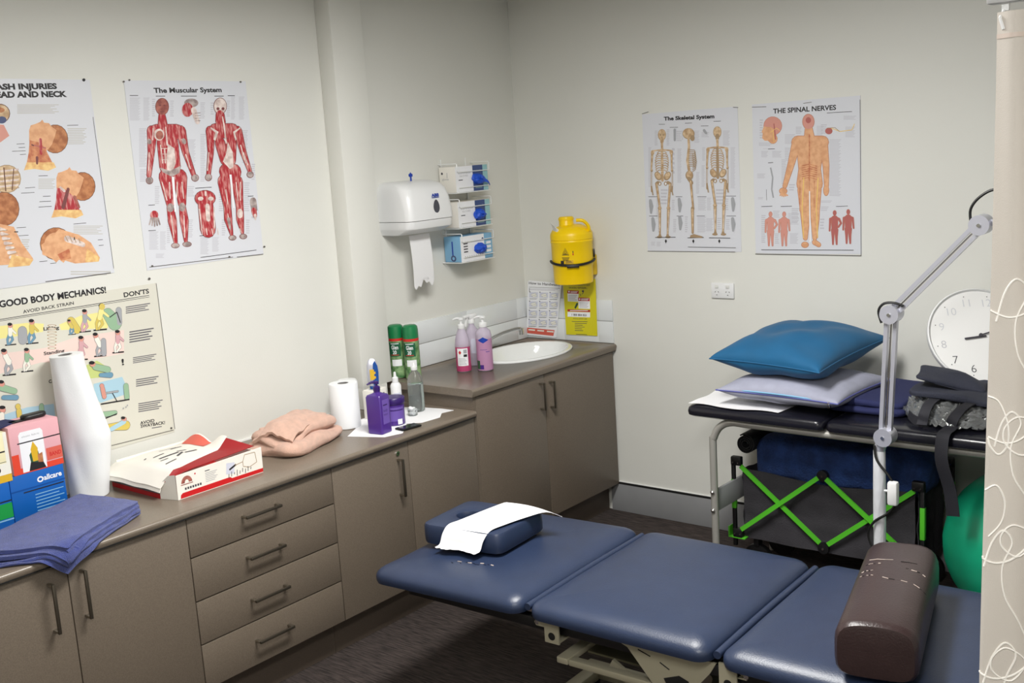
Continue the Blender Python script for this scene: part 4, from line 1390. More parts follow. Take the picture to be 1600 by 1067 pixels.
poster('handwashing_sheet','white handwashing instruction sheet with a salmon footer in the corner',BW(0,.9,-.0125),.2,.29,'handwash','paper',outline=[(.006,.004),(.199,-.002),(.254,.286),(.041,.297)])
poster('sharps_injury_sign','yellow needlestick injury notice under the sharps container',BW(.262,.915,-.0125),.2,.28,'needlestick','yel',outline=[(.004,.003),(.2,.006),(.206,.30),(.001,.30)])
# power outlet
t=thing('power_outlet','white double power point on the back wall below the charts','outlet',(1.178,-.0005,1.176))
b=MB().box(-.058,.058,-.011,0,-.036,.036,M['whitep'],.003); b.build('plate',t)
for x in (-.028,.028):
    MB().box(x-.009,x+.009,-.0145,-.0112,.012,.026,M['offwhite'],.001).build('switch',t)
    b=MB()
    for dx,dz,a in ((-.008,-.006,.5),(.008,-.006,-.5),(0,-.02,PI/2)): b.bar((x+dx-.003*math.sin(a),-.0115,dz-.003*math.cos(a)),(x+dx+.003*math.sin(a),-.0115,dz+.003*math.cos(a)),.0022,.001,M['gap'],n=(0,1,0))
    b.build('socket',t)
# ---------------- paper towel dispenser ----------------
t=thing('towel_dispenser','white plastic hand towel dispenser on the left wall','dispenser',(.001,-.884,1.53))
def dr(z,x,hy,r): # D-shaped section against the wall
    p=[(0,-hy,z)]; n=6
    for i in range(n+1): a=PI/2*i/n; p.append((x-r+r*math.sin(a),-hy+r-r*math.cos(a),z))
    for i in range(n+1): a=PI/2*i/n; p.append((x-r+r*math.cos(a),hy-r+r*math.sin(a),z))
    p.append((0,hy,z)); return p
MB().loft([dr(z,x,hy,r) for z,x,hy,r in ((0,.06,.11,.03),(.006,.13,.138,.03),(.03,.19,.148,.035),(.034,.192,.149,.035),(.065,.194,.149,.035))],M['whitep']).build('base',t)
MB().loft([dr(z,x,hy,r) for z,x,hy,r in ((.0665,.194,.148,.035),(.068,.198,.151,.036),(.12,.196,.151,.038),(.17,.188,.150,.045),(.205,.175,.147,.05),(.228,.150,.139,.05),(.24,.11,.125,.05),(.244,.06,.11,.03))],M['whitep']).build('cover',t)
b=MB(); b.T=FR((.1965,0,.12),(0,1,0),(-.04,0,1)); b.poly([(.028+.020*math.sin(a)*(1-.18*math.cos(a)),.004+.030*math.cos(a)) for a in [2*PI*i/24 for i in range(24)]][::-1],M['lens'])
b.T=FR((.1925,0,.168),(0,1,0),(-.1,0,1)); b.text('ABB',.004,0,.013,M['blueb'],w=.05,bold=.05); b.rect(.004,-.006,.054,-.003,M['blueb']); b.build('window',t)
MB().tube([(.09,-.015,.243),(.09,-.015,.262)],.004,M['blueb']).box(.085,.095,-.025,-.005,.262,.276,M['blueb'],.003).cyl((.09,-.015,.272),(.09,-.015,.282),.007,M['blueb'],12,.001).build('key',t)
def ps(u,v): return (.10+.006*math.sin(v*3),-.068+.135*u+.008*v, -.002-.235*v-(.012*math.sin(u*9)+.008*math.sin(u*23) if v>.96 else 0)+ (.012*u if v>.9 else 0))
tag(MB().sheet(ps,24,26,M['paperw'],.0008).build('paper_towel',None,(.001,-.884,1.53)),'sheet of white hand towel hanging out of the dispenser','paper towel')
# ---------------- glove rack and boxes ----------------
t=thing('glove_rack','white wire rack of three baskets beside the towel dispenser','rack',(.001,-.507,1.37))
tiers=[(.333,'top'),(.165,'middle'),(0,'bottom')]
b=MB()
for y in (-.09,.09): b.tube([(.004,y,-.01),(.004,y,.49)],.003,M['wire'],8)
for y in (-.075,.105): b.box(.0,.003,y-.01,y+.01,-.0,.46,M['offwhite'],.001)
b.build('back_frame',t)
for z,_ in tiers:
    b=MB(); W=.125; X=.123
    b.tube([(.004,-W,z-.006),(X,-W,z-.006),(X,W,z-.006),(.004,W,z-.006)],.0025,M['wire'],8)
    b.tube([(.004,-W,z-.006),(.004,W,z-.006)],.0025,M['wire'],8)
    b.tube([(.004,-W+.015,z+.132),(X-.004,-W+.015,z+.132),(X,-W+.015,z+.128),(X,-W+.015,z+.096),(X,-W+.02,z+.092),(X,W-.004,z+.092),(X,W,z+.096),(X,W,z+.128),(X-.004,W,z+.132),(.004,W,z+.132)],.0025,M['wire'],8)
    b.tube([(X,-W+.02,z-.004),(X,-W+.02,z+.018),(X,W,z+.018)],.0022,M['wire'],8)
    for y in (-.06,.0,.06): b.tube([(.004,y,z-.006),(X,y,z-.006)],.002,M['wire'],6)
    b.build('basket',t)
for i,(z,nm) in enumerate(tiers):
    t=thing('glove_box','%s glove box in the wire rack, %s'%(['white and slate','plain white and slate','pale blue'][i],['topmost, with a blue glove sticking out','in the middle basket','in the lowest basket']\
        [i]),'glove box',(.014,-.507,1.37+z-.003),group='glove boxes in the wall rack')
    b=MB(); b.box(0,.105,-.118,.118,0,.122,M['cardw' if i<2 else 'skyb'],.002)
    b.T=FR((.1053,-.118,0),(0,1,0),(0,0,1))
    if i<2:
        b.rect(.0,0,.13,.122,M['paper']); b.rect(.125,0,.205,.122,M['slateb']); b.rect(.200,0,.236,.122,M['teallite']); b.text('examination',.02,.085,.010,M['grey'],w=.09); b.text('GLOVES',.03,.072,.008,M['grey'],w=.06); b.rect(.02,.055,.05,.059,M['inkg']); b.text('nitrile',.145,.09,.012,M['slide'],w=.05)
        b.rect(.14,.012,.19,.018,M['slide'])
    else:
        b.rect(0,0,.175,.122,M['paper']); b.rect(.175,.01,.236,.1,M['skyb']); b.ell(.165,.098,.007,.007,M['blued'])
        for k in range(4): b.rect(.022,.044+k*.013,.052,.050+k*.013,M['inkg'])
        b.text('nitrile gloves powder free',.02,.092,.007,M['inkg'],w=.12)
        for k in range(9): b.ell(.03+k*.016,.022,.005,.004,M['grey'])
        for k in range(3): b.rect(.19,.03+k*.02,.225,.042+k*.02,M['paper'])
    b.T=FR((0.0,-.1183,0),(1,0,0),(0,0,1))
    if i<2: b.text('gloves',.02,.06,.010,M['grey'],w=.04,ang=0); b.ell(.02,.092,.006,.006,M['inkg']); b.rect(.05,.07,.053,.095,M['grey'])
    else: b.rect(.048,.03,.056,.1,M['blueb']); b.ell(.055,.018,.017,.015,M['blued']); b.ell(.055,.018,.008,.008,M['skyb'])
    b.build('carton',t)
    def gl(u,v,i=i):
        a=2*PI*u; c=PI*v*.5; r=1+.25*nz((math.cos(a)*2,math.sin(a)*2,v*3),1.3,i); e=math.sin(c)
        return (.1065+.030*math.cos(c)*r,.04+.042*e*math.cos(a)*r-.01*i,.055+.026*e*math.sin(a)*r+(.02*e*math.cos(a) if i<1 else 0)*-.4)
    b=MB().sheet(gl,24,10,M['glove'])
    if i==0: b.sheet(lambda u,v:(.118+.012*math.sin(u*3),.05+.065*u,.05-.028*u*u+.022*(v-.5)*(1-u*.8)),8,4,M['glove'],.003)
    g=b.build('glove',t)
# ---------------- sharps container ----------------
t=thing('sharps_container','yellow sharps disposal container strapped to the back wall','container',(.416,-.128,1.208),R(36))
Y=M['yellowp']
MB().lathe([(.088,0),(.096,.003),(.0985,.02),(.0995,.085),(.1015,.088),(.1025,.12),(.1035,.205),(.1055,.208),(.1055,.216),(.103,.22)],Y,48,sx=1,sy=.94).build('bin',t)
b=MB().lathe([(.104,.2205),(.106,.2215),(.106,.244),(.103,.254),(.094,.268),(.080,.280),(.05,.292),(.02,.295)],Y,48,sx=1,sy=.94); b.build('lid',t)
MB().lathe([(.060,.26),(.046,.275),(.037,.29),(.036,.328),(.033,.333)],Y,36,cx=-.022).lathe([(.039,.316),(.039,.326)],Y,36,cx=-.022).build('cap',t)
b=MB(); b.tube([(.028,-.05,.315),(.06,-.055,.312),(.085,-.05,.285),(.088,-.045,.26)],.0085,Y,10,sub=4); b.build('carry_handle',t)
b=MB(); b.sheet(lambda u,v:(-.10+.05*u+.012*math.sin(PI*v),-.03-.035*math.sin(PI*u),.232+.075*v*(1-.25*u)-.02*u),8,8,M['offwhite'],.002); b.build('open_flap',t)
b=MB(); n=28
for i in range(1): b.tube([(.109*math.cos(a),.102*math.sin(a),.118-.018*math.sin(-a)+.0) for a in [PI*1.02+PI*.96*k/n for k in range(n+1)]],.0065,M['blackp'],8)
b.box(-.03,.03,-.112,-.100,.088,.100,M['blackp'],.003); b.box(.102,.112,-.01,.01,.125,.165,M['blackp'],.002); b.build('strap',t)
b=MB(); b.box(-.06,.06,.090,.1265,.03,.13,M['yellowb'],.004); b.build('wall_bracket',t,None,(0,0,-R(36)))
b=MB(); ri=.1045
def curved(x,z): a=-PI/2+x/ri; return (ri*math.cos(a),ri*.94*math.sin(a)-.0006,z)
def cq(x0,z0,x1,z1,m,w=None):
    b.add([curved(x0,z0),curved(x1,z1),curved(x1,z1+(w or .004)),curved(x0,z0+(w or .004))],[(0,1,2,3)],m,False)
k=M['ink']; ox=-.035
for q in range(3):
    s=.018-.006*q; zc=.150+.0*q+q*.004
    for (x0,z0),(x1,z1) in (((-s,0),(0,s*1.9)),((0,s*1.9),(s,0)),((-s,0),(s,0))): cq(ox+x0,zc+z0,ox+x1,zc+z1,k,.0022)
for q in range(5): cq(ox-.02+q*.002,.138-q*.004,ox+.02-q*.002,.138-q*.004,k,.0018)
cq(ox-.028,.108,ox-.010,.108,k,.016); cq(ox-.004,.108,ox+.038,.108,M['mustard'],.017)
for q in range(4): cq(ox,.111+q*.0035,ox+.034-q*.003,.111+q*.0035,k,.0012)
cq(.0,.150,.006,.150,M['redb'],.008);cq(.001,.160,.005,.160,k,.010)
b.build('label',t)
# ---------------- clock ----------------
t=thing('wall_clock','large round white clock leaning on the wall behind the black bag','clock',(2.369,-.165,1.060))
nrm=Vector((.50,-.72,.55)).normalized(); upv=(Vector((0,0,1))-nrm*nrm.z).normalized(); CM=FR((0,0,0),upv.cross(nrm),upv); t.matrix_world=Matrix.Translation(t.location)@CM
MB().lathe([(.17,-.03),(.192,-.028),(.199,-.015),(.199,.002),(.194,.006),(.190,.002),(.188,-.004)],M['whitep'],56).build('rim',t)
b=MB(); b.T=Matrix.Translation((0,0,-.002)); b.ell(0,0,.19,.19,M['clockw'],56)
rot0=-R(18)
for n in range(1,13):
    a=rot0+PI/2-n*PI/6; b.text(str(n),.142*math.cos(a)-.013,.142*math.sin(a)-.015,.032,M['inkg' if n in (5,6,7) else 'text' if n in (4,8) else 'posterw'],bold=-.01); b.ell(.170*math.cos(a),.170*math.sin(a),.0022,.0022,M['inkg'],8)  # paler ink on most numerals: glare painted into the print
b.build('face',t)
b=MB(); b.bar((.02,-.004,.003),(-.062,-.012,.003),.008,.0015,M['inkg']); b.bar((0,0,.005),(.11,.03,.005),.005,.0015,M['inkg']); b.cyl((0,0,.001),(0,0,.008),.007,M['inkg']); b.build('hands',t)
# ---------------- things on the low bench ----------------
B0=.7905
t=thing('couch_roll','tall white roll of couch paper standing by the blue box','paper roll',(.085,-2.628,B0),rot=(R(2.2),0,0))
def crr(th,z): # loose outer sheet flares toward the room
    h=z/.505; base=.052+.010*(1-h); d=math.cos(th-R(40)); bl=max(0,d)**2*(.042*(h/.42 if h<.42 else max(0,1-(h-.42)/.50))+.006); return base+bl+.0015*math.sin(th*5+h*9)
zs=[0]+[.505*i/26 for i in range(1,27)]
b=MB(); b.loft([[(crr(2*PI*j/48,z)*math.cos(2*PI*j/48),crr(2*PI*j/48,z)*math.sin(2*PI*j/48),z) for j in range(48)] for z in zs]+[[(r*math.cos(2*PI*j/48),r*math.sin(2*PI*j/48),z) for j in range(48)] for r,z in ((.046,.5055),(.024,.5050),(.022,.46))],M['paperroll'])
b.build('paper_winding',t); MB().lathe([(.0215,.463),(.0225,.5045),(.019,.5045),(.0185,.466)],M['cardg'],20).build('core',t)
def carton(label,x0,x1,y0,y1,z0,z1,m,face,grp=None,cat='box',name='carton'):
    b=MB(); b.box(0,x1-x0,0,y1-y0,0,z1-z0,M[m],.002); b.T=FR((x1-x0+.0003,0,0),(0,1,0),(0,0,1)); face(b,y1-y0,z1-z0)
    o=b.build(name,None,(x0,y0,z0)); return tag(o,label,cat,grp)
def f_blue(b,w,h):
    b.rect(0,h*.66,w,h*.69,M['boxblue2']); b.rect(w*.22,h*.60,w*.97,h*.625,M['ink']); b.ell(w*.55,h*.8,.011,.010,M['paper']); b.ell(w*.55,h*.8,.006,.005,M['boxblue']); b.text('allcare',w*.615,h*.76,.017,M['paper'],w=.062,bold=.03)
    for i in range(6): b.rect(w*.42,h*.5-i*.011,w*(.86 if i%2 else .95),h*.5-i*.011+.003,M['skyb'])
def f_blue2(b,w,h):
    b.text('mediflex',w*.55,h*.84,.010,M['skyb'],w=.04,bold=.02); b.rect(w*.3,h*.58,w,h*.61,M['ink']); b.rect(w*.2,h*.22,w,h*.55,M['boxgreen']); b.rect(w*.2,h*.17,w,h*.20,M['skyb']); b.rect(w*.2,h*.08,w*.7,h*.10,M['skyb'])
carton('bright blue carton lettered allcare beside the tall paper roll',.03,.17,-2.937,-2.752,B0,.950,'boxblue',f_blue,'stacked supply boxes')
carton('bright blue carton with a green panel at the photo left edge',.035,.175,-3.19,-2.941,B0,.940,'boxblue',f_blue2,'stacked supply boxes')
def f_pink(b,w,h):
    b.rect(0,0,w*.14,h*.42,M['orangered']); b.rect(w*.14,0,w,h*.12,M['orangered']); b.poly([(w*.18,h*.02),(w*.18,h*.8),(w*.22,h*.86),(w*.62,h*.86),(w*.66,h*.8),(w*.66,h*.02)],M['paper'])
    b.rect(w*.14,h*.62,w,h*.645,M['ink']); b.poly([(w*.36,h*.1),(w*.34,h*.35),(w*.42,h*.45),(w*.52,h*.4),(w*.56,h*.12)],M['dgrn']); b.poly([(w*.4,h*.2),(w*.38,h*.46),(w*.44,h*.62),(w*.52,h*.46),(w*.5,h*.2)],M['mustard']); b.poly([(w*.5,h*.1),(w*.5,h*.32),(w*.6,h*.35),(w*.6,h*.1)],M['hair'])
    b.poly([(w*.3,h*.02),(w*.35,h*.2),(w*.6,h*.14),(w*.64,h*.02)],M['ink']); b.rect(w*.68,h*.14,w,h*.40,M['salmon']); b.text('BAND',w*.74,h*.22,.013,M['redb'],w=.04,bold=.02); b.text('elastic fabric',w*.24,h*.74,.006,M['grey'],w=.06)
carton('pink and red first aid carton stacked on the blue one',.045,.17,-2.918,-2.748,.9505,1.11,'pinkbox',f_pink,'stacked supply boxes')
def f_cream(b,w,h):
    b.rect(0,0,w,h*.15,M['mustard']); b.rect(w*.2,h*.6,w*.96,h*.63,M['ink']); b.rect(0,h*.4,w,h*.41,M['inkg']); b.rect(0,h*.15,w,h*.38,M['paperc']); b.ell(w*.78,h*.26,.010,.010,M['ink']); b.ell(w*.78,h*.26,.005,.005,M['cream']); b.rect(w*.94,h*.15,w,h,M['paperc'])
carton('cream and mustard carton at the far left, beside the pink one',.045,.172,-3.12,-2.926,.9405,1.102,'cream',f_cream,'stacked supply boxes')
o=MB().prism([(0,-.12),(.115,-.13),(.12,.03),(.06,.13),(.0,.12)],M['navycl'],.004).build('brochure',None,(.05,-2.985,1.1115)); tag(o,'glossy dark blue brochure lying across the stacked cartons','brochure')
t=thing('glasses_case','small black case on top of the pink carton','case',(.11,-2.80,1.1115))
soft(.04,.085,.018,M['blackp'],.008,.003,10,3).build('shell',t); MB().box(-.01,.015,-.085,-.03,.0,.004,M['blackp'],.001).build('flap',t)
# blue towel draped over the front edge
def drape(x,y,z):
    e=.578
    if x<=e: return (x,y,z)
    h=z-B0; r=.012+h; q=(x-e)/r; rr=r
    if q<PI/2: return (e+rr*math.sin(q)*.9,y,B0-.012+rr*math.cos(q))
    return (e+rr*.9+.003*math.sin(y*30),y,B0-.012-(q-PI/2)*r)
t=thing('folded_towel','folded cobalt blue towel hanging over the worktop edge','towel',(0,0,0))
A,Bc,Cc,Dc=Vector((.20,-2.73)),Vector((.462,-2.665)),Vector((.648,-3.0)),Vector((.40,-3.30))
def tw(k):
    sh=.010*k; 
    def f(u,v):
        a=A.lerp(Bc,u); d=Dc.lerp(Cc,u); p=a.lerp(d,v); q=Vector((p.x-sh*u*v*1.2-.004*k,p.y+sh*.5*(1-u)))
        wv=.004*nz((p.x,p.y,k),14)+.006*max(0,v-.5)*math.sin(u*13+k)*(1-u)
        ed=min(1,min(u,1-u,v,1-v)*14); z=B0+.004+.0155*k+wv+ (.004*ed)+.013*max(0,1-abs(u-.0)*3)*0
        return drape(q.x,q.y,z)
    return f
for k in range(3): MB().sheet(tw(k),60,60,M['towelb'],.012 if k else .004).build('towel_fold',t)
for k in (0,1):
    P=[]
    for i in range(17):
        v=i/16; p=tw(k+1)(1,v); P.append((p[0]-.002,p[1]-.004,p[2]-.005+.0015*math.sin(v*15+k)))
    MB().tube(P,[.0085+.0015*math.sin(j*.7) for j in range(17*3)],M['towelb'],10,sub=3).build('rounded_fold',t)
# rolled/overlapped front-left folds
for k in range(3):
    b=MB(); P=[]
    for i in range(13):
        v=i/12; p=Dc.lerp(Cc,v); wob=.014*math.sin(v*12+k*1.4); P.append(drape(p.x-.012-.010*k+ (wob if v<.7 else 0)*.6,p.y+.006+k*.012+wob*.5,B0+.012+.011*k+.005*math.sin(v*9+k)))
    b.tube(P,.0075,M['towelb'],8,sub=3); b.build('towel_hem',t)
# white and red carton with sagging lid
t=thing('appliance_carton','flattish white and red carton with a crumpled half open lid','box',(0,0,0))
b=MB(); x0,x1,y0,y1=.06,.44,-2.53,-2.15; h=.088
b.box(x0,x1-.004,y0+.02,y1,B0,B0+.004,M['redb']); b.box(x0,x0+.004,y0+.03,y1,B0,B0+h,M['cardw']); b.box(x0,x1,y1-.004,y1,B0,B0+h-.01,M['cardw'])
b.box(x0+.01,x1-.07,y0,y0+.004,B0,B0+.016,M['redb']); b.box(x0+.01,x1-.07,y0+.001,y0+.005,B0+.016,B0+.045,M['cardg'])
b.add([(x1-.07,y0,B0),(x1,y0+.02,B0),(x1,y0+.02,B0+h),(x1-.03,y0+.012,B0+h-.004),(x1-.07,y0,B0+.05)],[(0,1,2,3,4)],M['cardw'],False)
b.build('tray',t)
b=MB(); L=y1-y0-.02; b.T=FR((x1,y0+.02,B0),(0,1,0),(.02,0,1)); b.prism([(0,0),(L,0),(L,h+.006),(0,h-.002)],M['cardw'],.003); b.T=b.T@Matrix.Translation((0,0,.0032))
b.poly([(0.01,.002),(L,.002),(L,.016),(L*.62,.016),(L*.60,.022),(.02,.020),(.012,.014)],M['redb'])
for k in range(7): b.rect(.03+k*.010,.028,.037+k*.010,.036,M['inkg'])
b.poly([(.04+.022*math.cos(a),.052+.024*math.sin(a)) for a in [PI*i/12 for i in range(13)]],M['musb']); b.poly([(.04+.008*math.cos(a),.052+.011*math.sin(a)) for a in [PI*i/12 for i in range(13)]],M['cardw']); b.rect(.016,.046,.064,.049,M['musb']); b.ell(.075,.074,.003,.003,M['redb'])
for k in range(6): b.rect(.115,.062-k*.006,.165-(k%3)*.006,.064-k*.006,M['grey'])
b.rect(.115,.070,.135,.073,M['inkg']); b.poly([(.2,.035),(.235,.030),(.24,.07),(.205,.075)],M['ptint']); b.line([(.215,.048),(.245,.060)],.0035,M['ink']); b.line([(.24,.058),(.275,.062),(.285,.085),(.33,.083),(.335,.045),(.30,.035),(.275,.045),(.275,.062)],.0012,M['boned'])
for k in range(9): b.line([(.21+k*.012,.018+(k%3)*.004),(.212+k*.012,.034+(k%2)*.006)],.0014,M['inkg'])
b.build('front_flap',t)
def lid(u,v): # u along y, v from back wall to front
    z=B0+h+.003+.003*math.sin(PI*u)-.05*max(0,(.16-u)/.16)*(.5+.5*v)+.004*nz((u*3,v*3,2),1.2)-.016*(1-v)*(1-v); y=y0-.012+ (y1-y0)*u*.9-.02*(1-u)*(1-v); x=x0-.0+(x1-.045-x0)*v-.10*v*max(0,u-.25)
    if u>.84: z+=(u-.84)*.25*abs(math.sin(v*5)); 
    return (x,y,z)
b=MB(); b.sheet(lid,30,20,M['cardw'],.003); b.build('lid',t)
b=MB(); b.sheet(lambda u,v:(lid(0,v)[0],lid(0,v)[1]-.006*u,lid(0,v)[2]-.012*u),4,20,M['cardw'],.0025)
b.build('lid_side',t)
b=MB(); 
def lidf(u,v): a=Vector(lid(u,1)); q=Vector((x1-.012,y0+.05+(y1-y0-.06)*u,B0+h-.004+.012*u)); return a.lerp(q,v)
b.sheet(lambda u,v: lidf(.05+.93*u,v*.97)+Vector((0,0,.002)),24,5,M['reddark'],.002)
b.build('lid_lining',t)
b=MB(); 
def lt(u,v,w=0): p=Vector(lid(u,v)); return (p.x,p.y,p.z+.0045+w*.0003)
for (a0,v0,a1,v1,w_) in ((.38,.35,.52,.34,.006),(.36,.48,.6,.5,.012),(.62,.44,.7,.5,.010),(.5,.62,.62,.55,.012),(.62,.6,.74,.66,.01),(.3,.6,.4,.6,.005),(.25,.75,.42,.72,.006),(.66,.25,.8,.24,.006),(.55,.2,.75,.22,.003),(.3,.3,.34,.28,.006)):
    p=[lt(a0+(a1-a0)*i/6,v0+(v1-v0)*i/6) for i in range(7)]; q=[(x+w_,y,z) for x,y,z in p]
    b.add(p+q,[(i,i+1,8+i,7+i) for i in range(6)],M['inkg'],False)
b.sheet(lambda u,v: Vector(lid(.86+.12*u,.15+.5*v))+Vector((0,0,.0048)),5,8,M['salmon'])
b.build('printing',t)
# pink towel bundle
t=thing('folded_towel','crumpled salmon pink towel bundle between carton and paper roll','towel',(.262,-1.845,B0),R(-74))
soft(.37,.25,.046,M['towelp'],.022,.020,9,5,steps=9,crown=.006).build('towel_fold',t,(0,-.0,0))
soft(.35,.21,.050,M['towelp'],.024,.030,7,9,steps=9,crown=.016).build('towel_fold',t,(0.0,-.01,.038),(R(-4),R(3),R(-5)))
b=MB(); b.sheet(lambda u,v:(-.15+.30*u+.02*v,.06-.16*v+.03*u,.098+.016*math.sin(PI*v)+.012*nz((u*4,v*4,0),1.5,3)-.02*(2*v-1)**2-.03*(2*u-1)**4),22,14,M['towelp'],.012); b.build('loose_corner',t)
# white paper roll
t=thing('paper_towel_roll','squat white paper towel roll left of the purple pump bottle','paper roll',(.232,-1.545,B0))
MB().lathe([(.058,0),(.0605,.003),(.0605,.183),(.058,.187),(.024,.187),(.0225,.183),(.0225,.12)],M['paperroll'],44).build('paper_winding',t)
b=MB().lathe([(.0222,.125),(.0222,.1865),(.0205,.1865),(.0205,.125)],M['cardg'],24); b.build('core',t)
t=thing('wipes_tub','clear ribbed tub of wipes with a white lid behind the paper roll','tub',(.135,-1.435,B0))
MB().lathe([(.040,0),(.042,.01),(.042,.14),(.040,.145)],M['frost'],28).build('tub',t); MB().lathe([(.044,.145),(.044,.162),(.038,.170),(.02,.173)],M['whitep'],28).build('lid',t)
# paper sheet under bottles
b=MB(); P=[(.36,-1.66),(.51,-1.60),(.535,-1.52),(.44,-1.40),(.49,-1.36),(.50,-1.26),(.455,-1.20),(.47,-1.14),(.40,-1.14),(.30,-1.16),(.2,-1.2),(.2,-1.45),(.3,-1.56)]
b.prism(P,M['paperw'],.0012); tag(b.build('paper_sheet',None,(0,0,B0)),'torn white paper sheet under the bottles on the low bench','paper sheet')
B1=B0+.0014
def pump(t,z,m,r=.009,hd=.04,ang=0,h=.03):
    b=MB(); b.lathe([(r*1.5,z),(r*1.6,z+.004),(r*1.6,z+.018),(r*.9,z+.022),(r*.5,z+.024),(r*.5,z+h),(r*1.1,z+h+.001),(r*1.1,z+h+.009),(r*.5,z+h+.012)],m,16)
    c,s=math.cos(ang),math.sin(ang); b.tube([(0,0,z+h+.006),(hd*.5*c,hd*.5*s,z+h+.008),(hd*c,hd*s,z+h+.002)],[.006,.005,.0035],m,8,sub=3); return b.build('pump',t)
t=thing('pump_bottle','rectangular purple pump bottle in front of the purple tub','bottle',(.442,-1.555,B1),R(8))
MB().loft([rrect(a,b_,c_,z) for a,b_,c_,z in ((.034,.030,.006,0),(.037,.033,.007,.003),(.037,.033,.007,.150),(.034,.030,.010,.158),(.020,.018,.012,.163),(.013,.013,.012,.167),(.013,.013,.012,.172))],M['purple']).build('body',t)
b=MB(); b.T=FR((.0372,-.02,.04),(0,1,0),(0,0,1)); b.rect(0,0,.042,.1,M['purplel']); b.rect(.005,.075,.032,.08,M['purpled']); b.text('body',.006,.05,.012,M['purpled'],w=.026); b.text('lotion',.006,.035,.009,M['purpled'],w=.026); b.build('label',t)
pump(t,.172,M['purpled'],ang=R(-120))
t=thing('lotion_tub','round purple tub with screw lid and a white barcode','tub',(.398,-1.425,B1))
MB().lathe([(.040,0),(.0435,.004),(.0435,.085),(.041,.088)],M['purple'],36).build('body',t); MB().lathe([(.0455,.0885),(.047,.091),(.047,.112),(.044,.116),(.0,.117)],M['purpled'],36).build('lid',t)
def clab(name,par,r,a0,a1,z0,z1,m,n=10): return MB().add([((r)*math.cos(a0+(a1-a0)*i/n),(r)*math.sin(a0+(a1-a0)*i/n),z) for z in (z0,z1) for i in range(n+1)],[(i,i+1,n+2+i,n+1+i) for i in range(n)],M[m]).build(name,par)
clab('label',t,.0440,R(-75),R(15),.02,.078,'purplel'); clab('barcode',t,.0443,R(-28),R(0),.006,.028,'paper'); clab('stripe',t,.0443,R(-70),R(10),.064,.068,'purpled')
t=thing('clear_bottle','tall clear bottle of water with a white cap on the low bench','bottle',(.325,-1.215,B1))
MB().lathe([(.030,0),(.034,.004),(.0345,.02),(.0345,.125),(.033,.145),(.024,.165),(.013,.177),(.012,.182)],M['clearp'],32).build('body',t)
MB().lathe([(.031,.003),(.0325,.006),(.0325,.120),(.031,.121)],M['waterm'],32).build('water',t)
MB().lathe([(.014,.1825),(.0145,.184),(.0145,.197),(.007,.199),(.006,.210),(.003,.214)],M['whitep'],20).build('cap',t)
t=thing('dropper_bottle','slim white bottle with a nozzle cap left of the clear bottle','bottle',(.262,-1.272,B1))
MB().lathe([(.022,0),(.0235,.003),(.0235,.12),(.018,.13),(.012,.134)],M['whitep'],24).build('body',t); MB().lathe([(.0135,.1345),(.0135,.155),(.007,.158),(.005,.178),(.003,.18)],M['whitep'],18).build('cap',t); clab('label',t,.0238,R(-70),R(10),.03,.09,'ptint')
t=thing('cotton_jar','small glass pot of white cotton balls before the clear bottle','jar',(.365,-1.285,B1))
MB().lathe([(.019,0),(.021,.002),(.021,.03),(.0205,.032)],M['clearp'],24).build('jar',t)
for i,(a,b_,c_) in enumerate(((-.007,.003,.011),(.008,-.004,.012),(.0,.006,.026),(.002,-.008,.03),(-.009,-.003,.030))): MB().lathe([(.0015,-.009),(.007,-.006),(.0092,0),(.007,.006),(.0015,.009)],M['paperw'],12).build('cotton_ball',t,(a,b_,c_))
t=thing('tissue_carton','white carton with a dark label behind the purple tub','box',(.235,-1.375,B1),R(10))
b=MB().box(-.03,.03,-.045,.045,0,.125,M['cardw'],.002); b.T=FR((.0303,-.045,0),(0,1,0),(0,0,1)); b.rect(.03,.085,.075,.105,M['ink']); b.rect(.034,.088,.05,.098,M['paper']); b.rect(.0,.0,.09,.03,M['skyb']); b.T=Matrix.Translation((0,0,.1252)); b.rect(-.012,-.03,.015,.03,M['grey']); b.build('body',t)
t=thing('gel_tube','blue and yellow squeeze tube standing on the white carton','tube',(.235,-1.375,B1+.126),R(47))
b=MB(); b.loft([rrect(a,c_,c_*.98,z) for a,c_,z in ((.016,.012,0),(.018,.013,.004),(.017,.012,.012))],M['boxblue2']); b.build('cap',t)
b=MB(); b.loft([rrect(a,c_,c_*.98,z) for a,c_,z in ((.017,.013,.013),(.024,.013,.03),(.0255,.011,.07),(.024,.008,.1),(.016,.004,.124),(.006,.002,.130))],M['lampm'])
b.T=FR((0,-.0135,0),(1,0,0),(0,0,1)); b.poly([(.0,.014),(.022,.02),(.0245,.07),(.022,.1),(.012,.122),(.004,.11),(.0,.06)],M['boxblue2']); b.rect(-.012,.04,.006,.085,M['mustard']); b.rect(.004,.045,.012,.055,M['mustard']); b.rect(.004,.065,.012,.075,M['mustard']); b.build('body',t)
t=thing('mobile_phone','small black phone lying beside the purple tub','phone',(.50,-1.452,B1),R(-8))
MB().box(-.026,.026,-.05,.05,0,.008,M['blackp'],.003).build('body',t); MB().box(-.022,.022,-.042,.042,.0081,.0084,M['screen']).build('screen',t)
